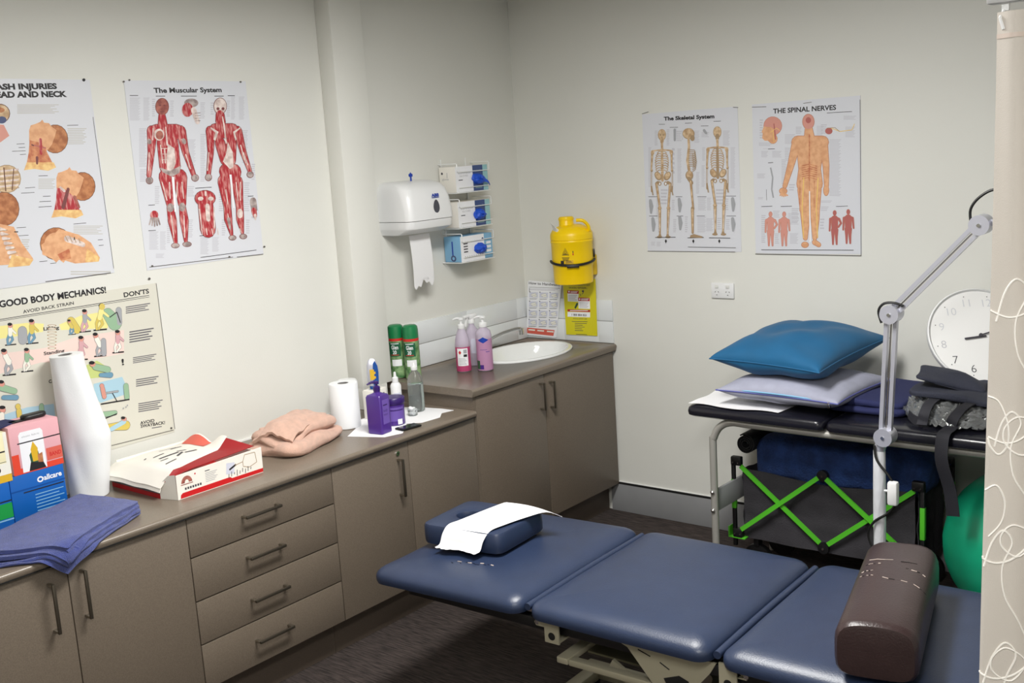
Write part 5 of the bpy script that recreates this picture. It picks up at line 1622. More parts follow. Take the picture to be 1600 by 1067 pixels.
# ---------------- things on the raised bench ----------------
U0=.8857
for i,(x,y,lb) in enumerate(((.064,-1.052,'green air freshener can with a domed cap, nearer the pilaster'),(.142,-1.036,'green air freshener can with a domed cap, nearer the pink soap'))):
    t=thing('aerosol_can',lb,'spray can',(x,y,U0),group='green aerosol cans')
    b=MB().lathe([(.033,0),(.0355,.002),(.0355,.004)],M['steel'],32).lathe([(.036,.004),(.036,.175)],M['greenlt'],32,); b.build('can',t)
    MB().lathe([(.0362,.1755),(.0362,.187)],M['redcap'],32).build('band',t)
    MB().lathe([(.0362,.1875),(.0362,.225),(.034,.240),(.026,.247),(.0,.249)],M['greencan'],32).build('cap',t)
    a=R(-60); clab('label',t,.0363,a-.85,a+.75,.105,.168,'labelg')
    b=MB(); rr=.0367
    for (p,q) in (((-.55,.162),(.55,.166)),((-.6,.110),(.5,.106))): n=8; b.add([(rr*math.cos(a+p[0]+(q[0]-p[0])*k/n),rr*math.sin(a+p[0]+(q[0]-p[0])*k/n),p[1]+dz) for dz in (0,.003) for k in range(n+1)],[(k,k+1,n+2+k,n+1+k) for k in range(n)],M['paper' if p[1]>.13 else 'redcap'])
    vs,fs,W=glyphs('Glen',.02); b.add([(rr*math.cos(a-.45+.9*u/W),rr*math.sin(a-.45+.9*u/W),.138+v*.026) for u,v in vs],fs,M['paper'],False)
    vs,fs,W=glyphs('20',.02); b.add([(rr*math.cos(a-.3+.5*u/W),rr*math.sin(a-.3+.5*u/W),.116+v*.024) for u,v in vs],fs,M['paper'],False)
    b.build('lettering',t)
    clab('picture',t,.0363,a-.5,a+.8,.06,.09,'paper')
def bottle(name,label,x,y,prof,m,lp,lm,ang=0):
    t=thing(name,label,'bottle',(x,y,U0)); MB().lathe(prof,M[m],32).build('body',t); MB().lathe(lp,M[lm],32).build('liquid',t); return t
t=bottle('soap_bottle','pump bottle half full of bright pink soap with a white label',.262,-.822,[(.032,0),(.035,.004),(.035,.125),(.031,.155),(.022,.185),(.016,.196),(.015,.2)],'frost',[(.033,.003),(.0345,.006),(.0345,.118),(.033,.119)],'pinkl')
MB().lathe([(.0355,.004),(.0355,.117)],M['pinkl'],32).build('tint_band',t); pump(t,.2,M['whitep'],.011,.038,R(-150),.04)
a0,a1=R(-95),R(-10); clab('label',t,.0358,a0,a1,.03,.112,'paper')
b=MB(); q=.0361
def cl(a,c,z0,z1,m): b.add([(q*math.cos(a+(c-a)*i/6),q*math.sin(a+(c-a)*i/6),z) for z in (z0,z1) for i in range(7)],[(i,i+1,8+i,7+i) for i in range(6)],M[m],False)
b.add([(q*math.cos(R(-72)+u),q*math.sin(R(-72)+u),z) for u,z in ((0,.083),(.2,.093),(0,.103),(-.2,.093))],[(0,3,2,1)],M['redb'],False)
cl(R(-45),R(-18),.088,.106,'grey'); cl(R(-45),R(-18),.072,.084,'ink')
for i in range(6): cl(R(-85),R(-25-(i%3)*5),.036+i*.0055,.038+i*.0055,'grey')
b.build('label_print',t)
t=bottle('soap_bottle','pump bottle of lilac hand soap with a blue diamond label',.345,-.765,[(.034,0),(.037,.004),(.037,.165),(.033,.185),(.018,.198),(.016,.203)],'frost',[(.035,.003),(.0362,.006),(.0362,.155),(.035,.156)],'lilacl')
MB().lathe([(.0375,.004),(.0375,.150)],M['lilacl'],32).build('tint_band',t); pump(t,.203,M['whitep'],.013,.04,R(-150),.04)
q=.0378; b=MB(); a=R(-55); b.add([(q*math.cos(a-.7+1.4*i/10),q*math.sin(a-.7+1.4*i/10),.146+s*.014*(1-abs(i-5)/5)) for i in range(11) for s in (-1,1)],[(2*i,2*i+2,2*i+3,2*i+1) for i in range(10)],M['blueb'],False)
q=.0377; cl(R(-120),R(-88),.01,.05,'dgrn'); cl(R(-88),R(-60),.01,.03,'purple'); cl(R(-40),R(-10),.09,.093,'purplel'); cl(R(-80),R(-30),.1,.102,'purplel'); b.build('label',t)
t=thing('spray_bottle','spray bottle with a white trigger head behind the lilac soap','bottle',(.205,-.685,U0))
MB().lathe([(.034,0),(.037,.004),(.037,.13),(.03,.165),(.014,.19),(.013,.2)],M['frost'],28).build('body',t); clab('label',t,.0375,R(-60),R(20),.06,.13,'ptint')
MB().lathe([(.016,.2),(.0165,.215),(.012,.225)],M['whitep'],20).box(-.012,.012,-.018,.03,.222,.245,M['whitep'],.005).box(-.008,.008,-.055,-.015,.23,.243,M['whitep'],.003).bar((0,-.03,.228),(0,-.045,.19),.012,.005,M['whitep'],n=(0,1,0)).build('trigger_head',t)
# ---------------- treatment couch ----------------
CH=.565
t=thing('treatment_couch','three section navy vinyl treatment couch on a beige steel base','couch',(1.002,-2.165,0),R(1.4))
def section(L,W,m,T=.076,rc=.02,crack=False):
    b=MB(); rings=[]
    prof=[(.010,.010),(.003,.014),(0,.024),(.001,.038),(.005,.046),(.012,.053),(.022,.0595),(.038,.0655),(.060,.0702),(.095,.0738),(.14,.0762),(.2,.0775),(.26,.078),(min(L,W)/2-.005,.078)]
    for i,z in prof: rings.append([Vector(p) for p in rrect(L/2-i,W/2-i,max(rc+.03-i*.6,.004),z,L/2,W/2,6)])
    out=[]
    for r_ in rings:
        o_=[];N=len(r_)
        for a in range(N):
            p,q=r_[a],r_[(a+1)%N]; s=14 if a%7==6 else 1
            for j in range(s): o_.append(p.lerp(q,j/s))
        out.append(o_)
    for r_ in out:
        for p in r_:
            if p.z>.03: p.z+=.0018*nz(p,7,4)
    if crack:
        random.seed(4)
        for i in range(11): x=.25+.014*i+random.uniform(-.004,.004); y=.145+random.uniform(-.007,.007)+.003*i; b.bar((x,y,.0772),(x+random.uniform(.006,.018),y+random.uniform(-.005,.004),.0772),random.uniform(.001,.0035),.0016,M['crack'] if i%3==1 else M['vinyldark'])
    b.loft(out,m); b.box(.05,L-.05,.05,W-.05,-.006,.012,M['vinyldark'],.003); return b
WC=.728
secs=[]
for x0,L,rz,z in ((-.022,.627,R(-1.6),CH-.0176-.078),(.630,.605,0,CH-.078),(1.262,.78,0,CH-.078)):
    secs.append(section(L,WC,M['vinyl'],crack=x0<0).build('upholstered_section',t,(x0,0,z),(0,rz,0)))
for x in (.6175,1.2485): MB().tube([(x,.03,CH-.042),(x,.35,CH-.038),(x,WC-.02,CH-.042)],.0115,M['vinyl'],12,sub=6).build('piping',t)

be=M['beige']
# sub-frame rails and brackets
b=MB()
for y in (.07,.62): b.box(.10,1.98,y-.015,y+.015,CH-.119,CH-.084,M['blackp'],.003)
for x in (.12,.66,1.2,1.95): b.box(x-.015,x+.015,.07,.62,CH-.118,CH-.084,M['blackp'],.003)
b.build('top_rail',t)
def plate(pts,y,th=.006,holes=(),mm=be):
    b=MB(); b.T=FR((0,y,0),(1,0,0),(0,0,1)); b.prism(pts,mm,th); b.T=b.T@Matrix.Translation((0,0,th+.0003))
    for x,z,r_ in holes: b.ell(x,z,r_,r_,M['black'],20)
    return b
for s,x in ((1,.685),(-1,1.262)):
    z0=CH-.142; y=.040; x-=.012
    p=[(x,z0),(x+.052,z0),(x+.052,z0+.078),(x,z0+.078)]; p=p if s>0 else p
    b=plate(p,y,.006,((x+.026,z0+.022,.0125),))
    xx=x-.03 if s>0 else x+.052; b.T=FR((0,y,0),(1,0,0),(0,0,1)); b.prism([(xx,z0+.046),(xx+.03,z0+.046),(xx+.03,z0+.066),(xx,z0+.066),(xx+(-.006 if s>0 else .036),z0+.056)] if s<0 else [(xx,z0+.046),(xx+.03,z0+.046),(xx+.03,z0+.066),(xx,z0+.066),(xx-.006,z0+.056)],be,.006)
    b.T=b.T@Matrix.Translation((0,0,.0065)); b.ell(xx+(.003 if s>0 else .027),z0+.056,.007,.007,M['chrome'],14)
    b.T=Matrix.Identity(4); b.box(x,x+.052,y,y+.05,z0+.004,z0+.010,be); b.build('hinge_bracket',t)
# gusset plate with triangular cut-out (built as ring of strips)
z=CH-.078
b=MB(); b.T=FR((0,.055,0),(1,0,0),(0,0,1))
b.prism([(.90,z),(1.235,z),(1.215,z-.035),(1.16,z-.10),(1.16,z-.24),(1.05,z-.24),(1.05,z-.13),(.955,z-.02)],be,.006)
b.T=b.T@Matrix.Translation((0,0,.0065)); b.poly([(1.07,z-.085),(1.12,z-.065),(1.15,z-.075),(1.15,z-.105),(1.08,z-.105)],M['black'])
for x,zz,r_ in ((1.085,z-.135,.011),(1.125,z-.14,.014)): b.ell(x,zz,r_,r_,M['black'],18)
b.line([(.99,z-.018),(1.03,z-.03)],.002,M['gap']); b.line([(1.06,z-.04),(1.09,z-.055)],.002,M['gap'])
b.build('gusset_plate',t)
# lifting frame: bars along the width, cross plate, motor
b=MB()
b.box(.70,.74,.05,.62,.355,.375,be,.003); b.box(1.50,1.54,.05,.62,.355,.375,be,.003)
b.box(.74,1.50,.55,.58,.352,.375,be,.003); b.box(.74,1.50,.055,.085,.352,.372,be,.003); b.box(.74,1.50,.16,.40,.350,.356,M['olive']); b.box(.74,1.5,.39,.42,.352,.374,be,.003)
b.build('lifting_frame',t)
MB().cyl((.80,.47,.40),(.98,.30,.385),.038,M['blackp'],28).cyl((.98,.30,.385),(1.15,.15,.37),.018,M['steel'],20).build('actuator_motor',t)
for y in (.12,.55):
    MB().bar((.85,y,.36),(1.35,y,.07),.035,.012,be,n=(0,1,0)).build('scissor_arm',t); MB().bar((1.35,y+.015,.36),(.85,y+.015,.07),.035,.012,be,n=(0,1,0)).build('scissor_arm',t)
b=MB(); b.box(.45,1.65,.08,.13,.03,.075,be,.006); b.box(.45,1.65,.54,.59,.03,.075,be,.006); b.box(.47,.52,.13,.54,.03,.07,be,.006); b.box(1.58,1.63,.13,.54,.03,.07,be,.006); b.build('base_frame',t)
for x in (.48,1.62):
    for y in (.105,.565): MB().cyl((x,y,0),(x,y,.03),.02,M['blackp'],16).build('foot',t)
# face cushion with hole
t=thing('face_cushion','navy vinyl face cushion with a breathing hole on the couch head','cushion',(1.182,-1.80,.566),rot=(0,R(-1.3),R(4)))
def fc():
    b=MB(); n=72; rings=[]
    def outer(a,i,z): # rounded rectangle by angle
        hx,hy=.168-i,.142-i; c,s=math.cos(a),math.sin(a); p=11; r_=1/((abs(c)/hx)**p+(abs(s)/hy)**p)**(1/p); return (r_*c,r_*s,z)
    def inner(a,i,z): return (-.045+(.060+i)*math.cos(a),.0+(.040+i)*math.sin(a),z)
    A_=[2*PI*(k+.5)/n for k in range(n)]
    for i,z in ((.004,0),(.001,.006),(0,.03),(.001,.060),(.005,.068),(.016,.071)): rings.append([outer(a,i,z) for a in A_])
    o_=[outer(a,.016,.071) for a in A_]; ii=[inner(a,.012,.071) for a in A_]
    for f in (.33,.66): rings.append([tuple(Vector(p).lerp(Vector(q),f)) for p,q in zip(o_,ii)])
    for i,z in ((.012,.071),(.004,.067),(0,.055),(0,.01),(.004,0)): rings.append([inner(a,i,z) for a in A_])
    b.loft(rings,M['vinyl'],loop=True); return b
fc().build('pad',t)
Lp=[(1.118,-1.985,.5745),(1.122,-1.965,.580),(1.128,-1.953,.615),(1.136,-1.930,.640),(1.145,-1.88,.6425),(1.155,-1.78,.6435),(1.165,-1.68,.6435),(1.170,-1.655,.642)]
Rp=[(1.290,-1.972,.5795),(1.296,-1.955,.584),(1.303,-1.943,.617),(1.312,-1.915,.644),(1.324,-1.86,.6485),(1.345,-1.77,.650),(1.385,-1.70,.655),(1.425,-1.665,.634)]
Lp=smooth([Vector(p) for p in Lp],5); Rp=smooth([Vector(p) for p in Rp],5); n=len(Lp)-1
def pp(u,v):
    i=int(round(v*n)); p=Lp[i].lerp(Rp[i],u)
    if v<.06: p+=Vector((0,-.010*nz((u*9,0,0),1.3)-.006*math.sin(u*8),.0))
    if v>.8: p.z+=.010*(v-.8)/.2*math.sin(PI*u)
    return p
tag(MB().sheet(pp,16,n,M['paperw'],.0009).build('paper_strip'),'white strip of torn paper draped over the navy face cushion','paper sheet')
# brown bolster
t=thing('bolster','dark brown vinyl half round bolster lying across the couch','bolster',(2.617,-1.835,CH+.0045),R(13))
b=MB(); n=40; rings=[]
for s_,y in ((.0,-.288),(.80,-.288),(.9,-.286),(.965,-.278),(1,-.262),(1,-.15),(1,0),(1,.15),(1,.262),(.965,.278),(.9,.286),(.8,.288),(.0,.288)):
    r_=[]
    for k in range(n):
        a=2*PI*k/n; c,s=math.cos(a),math.sin(a); hx,hz=.099,.074; p=3.2 if s>0 else 5; q=1/((abs(c)/hx)**p+(abs(s)/hz)**p)**(1/p); q*=max(s_,.02)
        P=Vector((q*c*(1+.0*s),y,hz+q*s)); P+=Vector((0,0,1))*.002*nz((P.x*14,y*14,s),1,6)*(1 if s>0 else 0); r_.append(P)
    rings.append(r_)
b.loft(rings,M['brownv']); random.seed(9)
def top(x,y): c=x/.099; return .074+.074*(max(0,1-abs(c)**3.2))**(1/3.2)+.0012
for (xa,xb,y,dy) in ((-.07,.075,.135,-.01),(-.075,-.03,.10,.004),(.03,.08,.085,-.012),(-.02,.09,.005,-.022),(-.085,-.045,.02,-.005),(-.09,-.05,.05,.002)):
    k=7; pts=[(xa+(xb-xa)*i/k,y+dy*i/k+random.uniform(-.003,.003)) for i in range(k+1)]
    for i in range(k):
        if random.random()<.25: continue
        b.bar((pts[i][0],pts[i][1],top(*pts[i])),(pts[i+1][0],pts[i+1][1],top(*pts[i+1])),random.uniform(.001,.0032),.0008,M['crack'] if random.random()<.5 else M['black'])
b.build('cover',t)
# ---------------- plinth (second couch) by the back wall ----------------
PT=.80
t=thing('plinth_couch','narrow black padded plinth with tubular frame along the back wall','couch',(1.345,-.675,0),R(-1.2))
LP=1.86; WP=.60
for i,(x0,L) in enumerate(((0,.60),(.606,1.25))):
    b=MB(); rings=[[p for p in rrect(L/2-a,WP/2-a,.03,z,x0+L/2,WP/2,4)] for a,z in ((.012,-.046),(.002,-.040),(0,-.026),(.003,-.012),(.010,-.004),(.025,0),(.06,.002),(.25,.003))]
    b.loft(rings,M['plinthv']); b.build('upholstered_section',t,(0,0,PT-.004))
tb=M['tube']; r=.0155; zf=PT-.068
for y in (.045,WP-.045):
    MB().tube([(.10,y,0),(.10,y,zf-.13),(.105,y,zf-.075),(.135,y,zf-.025),(.19,y,zf),(.3,y,zf),(1.0,y,zf),(LP-.19,y,zf),(LP-.13,y,zf-.03),(LP-.10,y,zf-.08),(LP-.10,y,zf-.14),(LP-.10,y,0)],r,tb,14,sub=5).build('tube_frame',t)
for x in (.30,.60,1.5): MB().box(x-.012,x+.012,.045,WP-.045,zf+.005,zf+.018,tb,.002).build('cross_bar',t)
for x in (.10,LP-.10):
    MB().box(x-.006,x+.006,.058,WP-.058,.335,.43,M['skirt'],.002).build('end_panel',t)
    for z in (.345,.425): MB().lathe([(.009,0),(.0095,.004),(.006,.009),(.001,.011)],M['chrome'],14).build('bolt',t,(x,.045-r,z),(R(90),0,0))
P0=PT+.0005
b=MB()
def wsh(u,v): x=1.352+.40*u+.01*math.sin(v*7); y=-.662+.57*v+.012*math.sin(u*9); return (x,y,P0+.0018+.002*nz((u*3,v*3,0),1.5)+(.004*(1-min(1,u*6)))*math.sin(v*11)**2)
tag(MB().sheet(wsh,24,24,M['paperw'],.001).build('paper_sheet'),'white paper sheet covering the left end of the black plinth','paper sheet')
# pillows
def pillow(mb,a,bb,T,m,seed,dr=0,pw=.5,wr=.004):
    def f(sg):
        def g(u,v):
            U=math.sin((u*2-1)*PI/2); V=math.sin((v*2-1)*PI/2)
            h=max(0,(1-U**2)*(1-V**2))**pw; x=a/2*U*(1-.07*(1-V*V)); y=bb/2*V*(1-.07*(1-U*U))
            return Vector((x,y,sg*h*T/2+(h**.5)*wr*nz((x*8,y*8,sg),1,seed)*2.2))
        return g
    n=40; F,G=f(1),f(-1); mb.sheet(F,n,n,m); mb.sheet(lambda u,v:G(1-u,v),n,n,m)
    edge=[F(i/30,0) for i in range(30)]+[F(1,i/30) for i in range(30)]+[F(1-i/30,1) for i in range(30)]+[F(0,1-i/30) for i in range(30)]
    return edge
t=thing('pillow','flat lilac grey pillow with a zip, under the teal cushion','pillow',(1.762,-.435,P0+.068),R(-4))
b=MB(); e=pillow(b,.53,.48,.134,M['greyc'],2,pw=.42,wr=.006); b.build('cover',t)
MB().tube(e,.0032,M['piping'],6,closed=True).build('piping',t)
b=MB(); b.tube([(-.22,-.224,.004),(0,-.2265,.008),(.225,-.224,.002)],.0035,M['skyb'],6,sub=6); b.box(.222,.232,-.238,-.227,-.02,.004,M['chrome'],.001); b.build('zip',t)
t=thing('cushion','plump teal square cushion on top of the grey pillow','cushion',(1.722,-.385,P0+.207),rot=(R(4.5),R(1.0),R(-7)))
b=MB(); e=pillow(b,.50,.55,.185,M['teal'],7,pw=.40,wr=.009); b.build('cover',t)
MB().tube(e,.003,M['teal'],6,closed=True).build('seam',t)
# folded navy cloth
t=thing('folded_sheet','folded navy blue sheet on the plinth behind the lamp arm','sheet',(2.06,-.33,P0),R(-2))
for k in range(2): soft(.30-.02*k,.44-.03*k,.026,M['navycl'],.012,.006,9,k+3,steps=6).build('sheet_fold',t,(0,0,.026*k))
# clear plastic bag with dark contents, black cloth bag on top
t=thing('plastic_bag','clear crinkled plastic bag of black straps on the plinth','bag',(2.40,-.40,P0),R(-3))
soft(.27,.30,.032,M['mattblack'],.015,.016,12,11,steps=6).build('contents',t,(0.01,.03,.004))
b=MB(); b.sheet(lambda u,v:(lambda a,e:((.235+.06*nz((math.cos(a)*2,math.sin(a)*2,e),2,3))*math.cos(a)*math.cos(e*1.45)**.45,(.243+.03*nz((math.cos(a)*2,math.sin(a)*2,e+3),2,5))*math.sin(a)*math.cos(e*1.45)**.45,.004+.060*math.sin(e*1.5)+.034*abs(nz((math.cos(a)*5,math.sin(a)*5,e*5),2,8))))(2*PI*u,v),120,34,M['film']); b.build('film',t)
b=MB()
def ribbon(b,pts,w,th,m,side=(1,0,0),sub=4):
    P=smooth([Vector(p) for p in pts],sub); s=Vector(side)
    rings=[]
    for i,p in enumerate(P):
        d=(P[min(i+1,len(P)-1)]-P[max(i-1,0)]).normalized(); c=(s-d*s.dot(d)).normalized(); n_=d.cross(c)
        rings.append([p+c*x*w/2+n_*y*th/2 for x,y in ((-1,-1),(1,-1),(1,1),(-1,1))])
    b.loft(rings,m,smooth=False)
ribbon(b,[(-.075,-.10,.084),(-.078,-.19,.078),(-.080,-.232,.05),(-.085,-.235,.02),(-.085,-.245,.008)],.038,.004,M['strap']); ribbon(b,[(-.085,-.235,.012),(-.12,-.225,.02),(-.15,-.2,.03)],.034,.004,M['strap'],side=(0,0,1))
ribbon(b,[(.06,-.10,.084),(.045,-.19,.078),(.03,-.24,.05),(.02,-.245,.025)],.038,.004,M['strap']); b.build('strap',t)
t=thing('cloth_bag','folded dark slate cloth bag lying on the plastic bag','bag',(2.385,-.39,P0+.079),rot=(R(0),R(2),R(-6)))
soft(.33,.30,.024,M['bagc'],.008,.014,7,21,steps=7).build('lower_fold',t)
soft(.24,.17,.020,M['bagc'],.008,.024,8,31,steps=7,crown=.004).build('upper_fold',t,(-.05,.0,.034),(R(3),R(13),R(20)))
b=MB(); ribbon(b,[(2.42,-.60,PT+.035),(2.405,-.665,PT+.010),(2.40,-.706,PT+.002),(2.398,-.722,PT-.04),(2.40,-.722,PT-.10),(2.42,-.70,PT-.2),(2.43,-.69,PT-.30)],.045,.003,M['strap'])
tag(b.build('webbing_strap'),'black webbing strap hanging down over the plinth edge','strap')
# ---------------- folding wagon ----------------
t=thing('folding_wagon','collapsible grey fabric wagon with lime green crossed frame bars','wagon',(1.45,-.455,0))
W_,Dp=.79,.36; g=M['green']; zb,zt_=.195,.505
b=MB()
fb=M['wagonf']
def panel(p0,p1,sag):
    p0=Vector(p0);p1=Vector(p1); n_=Vector((-(p1-p0).y,(p1-p0).x,0)).normalized()
    return lambda u,v: (p0.lerp(p1,u)+n_*(.012*math.sin(PI*u)*math.sin(PI*v)+.010*nz((u*4,v*4,p0.x),1.2)))+Vector((0,0,(zb-.03)*(1-v)+(zt_-.03-sag*math.sin(PI*min(1,u))**2)*v))
for p0,p1 in (((.03,.018,0),(W_-.03,.018,0)),((W_-.02,.03,0),(W_-.02,Dp-.03,0)),((W_-.03,Dp-.018,0),(.03,Dp-.018,0)),((.02,Dp-.03,0),(.02,.03,0))): b.sheet(panel(p0,p1,.02),24,14,fb,.003)
b.box(.03,W_-.03,.03,Dp-.03,zb-.03,zb-.02,fb); b.build('fabric_body',t)
for y in (.0,Dp):
    for (xa,za,xb,zb_,o_) in ((.01,zt_,W_/2,zb,.0),(.01,zb,W_/2,zt_,-.009),(W_/2,zt_,W_-.01,zb,-.009),(W_/2,zb,W_-.01,zt_,0)):
        d=Vector((xb-xa,0,zb_-za)).normalized()*.022; MB().bar(Vector((xa,y+(o_ if y==0 else -o_),za))+d,Vector((xb,y+(o_ if y==0 else -o_),zb_))-d,.019,.008,g,n=(0,1,0)).build('frame_bar',t)
for x in (0.01,W_-.01):
    for y in (.0,Dp):
        s=-1 if x<.1 else 1
        b=MB(); b.box(x+s*.016-.008,x+s*.016+.008,y-.008,y+.008,.13,zt_+.0,M['blackp'],.002); b.box(x-.024,x+.024,y-.014,y+.014,zt_-.012,zt_+.028,M['blackp'],.006); b.box(x-.022,x+.022,y-.014,y+.014,zb-.025,zb+.015,M['blackp'],.005)
        for dx in (-.012,.012): b.cyl((x+dx,y-.0145,zt_+.002),(x+dx,y-.017,zt_+.002),.003,M['chrome'],10); b.cyl((x+dx,y-.0145,zb-.008),(x+dx,y-.017,zb-.008),.003,M['chrome'],10)
        b.build('corner_post',t); MB().box(x+s*.016-.0095,x+s*.016+.0095,y-.0095,y+.0095,.30,.43,g,.002).build('post_sleeve',t)
for y in (.0,Dp):
    for z in (zb,zt_): MB().lathe([(.006,-.012),(.023,-.010),(.024,0),(.023,.010),(.006,.012)],M['blackp'],20).cyl((0,0,.0125),(0,0,.014),.005,M['chrome'],10).build('hub',t,(W_/2,y,z-.005),(R(90),0,0))
for x in (.07,W_-.07):
    for y in (.06,Dp-.06):
        MB().cyl((x,y-.012,.065),(x,y+.012,.065),.064,M['blackp'],28).cyl((x,y-.014,.065),(x,y+.014,.065),.03,M['mattblack'],20).build('wheel',t); MB().box(x-.012,x+.012,y-.02,y+.02,.125,zb-.03,M['blackp'],.003).build('fork',t)
MB().box(-.035,.045,-.012,.03,.165,.172,g,.002).box(-.035,-.028,-.012,.03,.172,.215,g,.002).build('foot_bracket',t)
t=thing('rolled_blanket','thick navy blue blanket lying in the top of the wagon','blanket',(1.50,-.425,.0))
soft(.70,.25,.178,M['blanket'],.045,.03,6,41,steps=6).build('fold',t,(.385,.13,.438))
t=thing('exercise_mat','black rolled foam mat tucked in at the left end of the navy blanket','mat',(1.489,-.43,.583))
b=MB()
for k in range(1): 
    sp=[((.024+.030*i/60)*math.cos(i*.33),(.024+.030*i/60)*math.sin(i*.33)) for i in range(60)]
b.tube([(r_*math.cos(a),0,r_*math.sin(a)) for a,r_ in [(i*.3,.012+.030*i/70) for i in range(71)]],.0001,M['mattblack'],3) if 0 else None
P=[(.010+.030*i/70,i*.3) for i in range(71)]; b.loft([[(q*math.cos(a),y,q*math.sin(a)) for q,y in ((r_,0),(r_,.30),(r_+.0055,.30),(r_+.0055,0))] for r_,a in P],M['mattblack']); b.build('rolled_body',t)
# exercise ball
t=thing('exercise_ball','large green exercise ball with fine ribs beyond the plinth','ball',(2.60,-.345,.303))
b=MB(); prof=[]
for i in range(49):
    a=-PI/2+PI*i/48; r_=.30+(.0012 if i%4==0 else 0); prof.append((max(.001,r_*math.cos(a)),r_*math.sin(a)))
b.lathe(prof,M['ballg'],72); b.build('bladder',t,None,(R(12),R(-8),0)); MB().cyl((.0,-.2995,.0),(.0,-.304,.0),.01,M['offwhite'],14).build('valve',t,None,(R(-50),0,R(160)))
# ---------------- magnifier lamp ----------------
LY=-.90
t=thing('magnifier_lamp','grey jointed magnifying lamp on a foil wrapped floor pole','lamp',(2.243,LY,0))
lm=M['lampm']
MB().lathe([(.020,.05),(.0225,.2),(.021,.4),(.022,.6),(.0205,.77),(.018,.79)],M['foil'],28).build('wrapped_pole',t)
for k in range(5): a=2*PI*k/5+.3; MB().tube([(0,0,.07),(.14*math.cos(a),.14*math.sin(a),.06),(.27*math.cos(a),.27*math.sin(a),.05)],[.018,.014,.011],lm,10,sub=3).cyl((.26*math.cos(a),.26*math.sin(a)-.01,.024),(.26*math.cos(a),.26*math.sin(a)+.01,.024),.0235,M['blackp'],18).build('caster_leg',t)
J1=Vector((.022,-.0,.828)); J2=Vector((.045,0,1.258)); J3=Vector((.330,0,1.556))
def joint(p,r=.032):
    b=MB().cyl(p+Vector((0,-.03,0)),p+Vector((0,.03,0)),r,lm,32); b.cyl(p+Vector((0,-.0305,0)),p+Vector((0,-.034,0)),.006,M['chrome'],12); return b.build('joint',t)
for p in (J1,J2,J3): joint(p)
MB().cyl((0,0,.775),(.01,0,.81),.020,lm,20).build('socket_collar',t)
def arm(a,b_,o=.015):
    d=(b_-a).normalized(); c=d.cross(Vector((0,1,0)))
    for s in (-1,1): MB().bar(a+c*o*s+d*.024,b_+c*o*s-d*.024,.013,.02,lm,n=(0,1,0)).build('arm_rod',t)
    MB().tube([a+d*.03,a+(b_-a)*.5,b_-d*.03],.003,M['steel'],6).build('spring',t)
arm(J1,J2); arm(J2,J3,.013)
b=MB(); b.tube([J3+Vector((-.028,-.01,.0)),J3+Vector((-.030,-.01,.05)),J3+Vector((.0,-.01,.09)),J3+Vector((.05,-.01,.11)),J3+Vector((.12,-.01,.08))],.0045,M['cable'],8,sub=5)
b.build('cable',t); b=MB(); b.tube([J2+Vector((-.028,-.02,-.03)),J2+Vector((-.038,-.02,.01)),J2+Vector((-.02,-.02,.036)),J2+Vector((.015,-.02,.04)),J2+Vector((.045,-.015,.03))],.0045,M['cable'],8,sub=5)
b.build('cable',t); b=MB(); b.tube([J1+Vector((-.03,-.025,-.03)),J1+Vector((-.02,-.03,-.08)),J1+Vector((.02,-.03,-.13)),J1+Vector((.045,-.03,-.17))],.0045,M['cable'],8,sub=5)
b.tube([(.07,-.03,.60),(.04,-.028,.56),(-.01,-.028,.52),(-.03,-.028,.47),(-.01,-.028,.42),(.04,-.03,.38),(.08,-.03,.2),(.09,-.03,.04)],.0045,M['cable'],8,sub=5); b.build('cable',t)
MB().box(.042,.078,-.05,-.018,.595,.68,M['whitep'],.009).tube([(.05,-.035,.645),(.03,-.036,.643)],.004,M['whitep'],8).build('power_adapter',t)
MB().bar(J3,J3+Vector((.16,0,.03)),.02,.012,lm,n=(0,1,0)).lathe([(.085,1.56),(.115,1.56),(.12,1.58),(.115,1.605),(.085,1.605),(.083,1.58)],M['whitep'],36,cx=.60,cy=0).build('lamp_head',t)
# loose cable on floor right
b=MB(); b.tube([(2.10,-.62,.006),(2.22,-.60,.05),(2.30,-.55,.11),(2.36,-.60,.06),(2.34,-.68,.006),(2.5,-.8,.006),(2.8,-.9,.006)],.004,M['darksteel'],6,sub=6)
tag(b.build('floor_cable'),'thin looped cable on the floor below the green ball','cable')
# ---------------- curtain ----------------
CX,CY=3.018,-2.42
cm=M['curtain']
def cpt(u,z): # u metres along the rail
    k=1+.15*(2.05-z); d=.026*k
    w=u*(1+.0); y=CY-d*math.sin(2*PI*u/.16+.9)-.006*math.sin(2*PI*u/.07+z*2)-.004*math.sin(z*3+u*9)
    return Vector((CX+u-.016*(2.05-z)*0-.005*math.sin(z*2.2)+.006*(z-1)*.3,y,z))
t=thing('privacy_curtain','beige curtain with pale swirl embroidery hanging from the ceiling rail','curtain',(0,0,0))
b=MB(); b.sheet(lambda u,v:cpt(u*1.35,.32+v*(2.065-.32)),300,30,cm,.0012)
random.seed(12)
def emb(pts,r=.0019):
    P=smooth([Vector((p[0],p[1],0)) for p in pts],6); Q=[]
    for p in P:
        u,z=p.x,p.y
        if u<.001: u=.001
        c=cpt(u,z); n_=(cpt(u+.002,z)-c).cross(cpt(u,z+.002)-c).normalized(); 
        if n_.y>0: n_=-n_
        Q.append(c+n_*.0006)
    b.tube(Q,r,M['embro'],5)
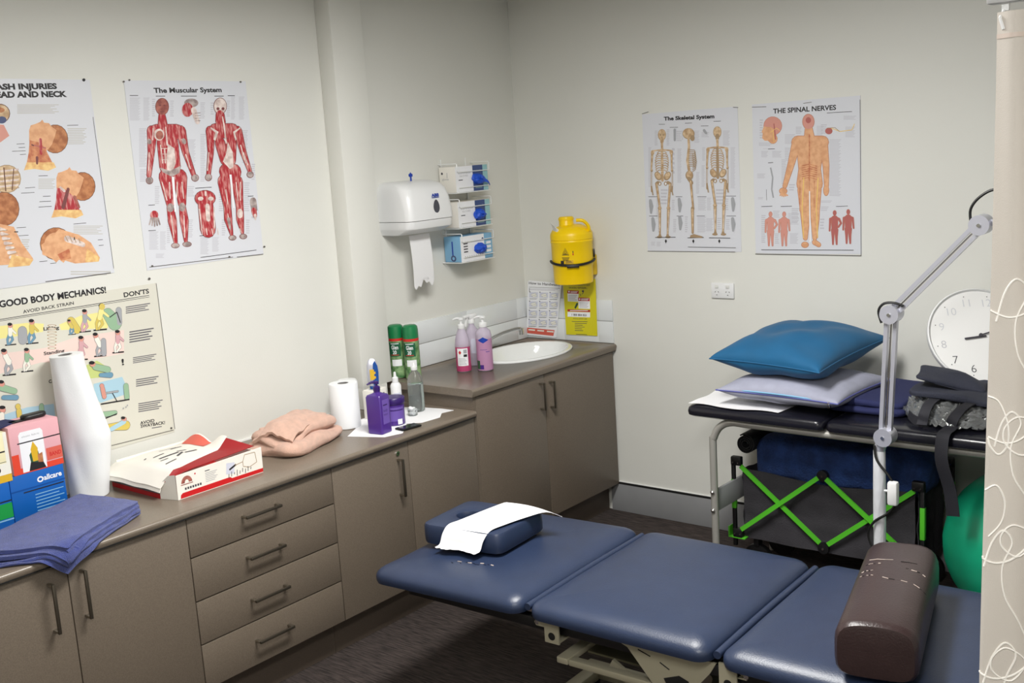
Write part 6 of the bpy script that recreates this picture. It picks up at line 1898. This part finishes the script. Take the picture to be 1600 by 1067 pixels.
def loops(u0,z0,s):
    emb([(u0,z0),(u0+.012*s,z0+.05*s),(u0+.03*s,z0+.075*s),(u0+.045*s,z0+.05*s),(u0+.03*s,z0+.0*s),(u0+.035*s,z0-.06*s),(u0+.06*s,z0-.12*s),(u0+.075*s,z0-.19*s),(u0+.05*s,z0-.24*s),(u0+.02*s,z0-.22*s),(u0+.018*s,z0-.19*s),(u0+.04*s,z0-.17*s),(u0+.07*s,z0-.2*s),(u0+.085*s,z0-.27*s)])
    emb([(u0-.012*s,z0+.02*s),(u0+.02*s,z0+.008*s),(u0+.05*s,z0+.02*s),(u0+.08*s,z0+.06*s),(u0+.085*s,z0+.1*s)])
zz=1.56; i=0
for u0 in (.008,.13,.26,.40,.53,.66,.80,.93,1.06,1.2):
    z=1.52-.07*(i%3); i+=1
    while z>.7: loops(u0+random.uniform(-.004,.012),z,random.uniform(.85,1.15)); z-=.235
emb([(.002,1.38),(.02,1.37),(.035,1.33),(.036,1.29),(.022,1.27),(.008,1.285),(.004,1.3)]); emb([(.002,1.20),(.02,1.21),(.034,1.18),(.03,1.14),(.01,1.11)])
b.build('fabric',t)
b=MB(); b.sheet(lambda u,v:cpt(u*1.35,2.02+v*.008)+Vector((0,-.0016,0)),300,2,M['crack'],.0005); b.build('hem_stitching',t)
for u in [ .012+.12*k for k in range(12)]:
    p=cpt(u,2.06); MB().tube([(p.x,p.y,2.035),(p.x-.006,p.y,2.055),(p.x-.004,CY,2.07)],.003,M['whitep'],6).box(p.x-.008,p.x+.004,CY-.004,CY+.004,2.068,2.0803,M['whitep']).build('curtain_hook',t)
t=thing('curtain_rail','grey metal curtain rail fixed across to the right wall','rail',(0,0,0))
MB().box(CX-.012,XR,CY-.015,CY+.015,2.0805,2.11,M['rail'],.004).build('track',t)
for x in (CX+.35,CX+1.1): MB().cyl((x,CY,2.11),(x,CY,H),.008,M['rail'],12).lathe([(.03,H-.006),(.03,H)],M['rail'],20,cx=x,cy=CY).build('drop_rod',t)
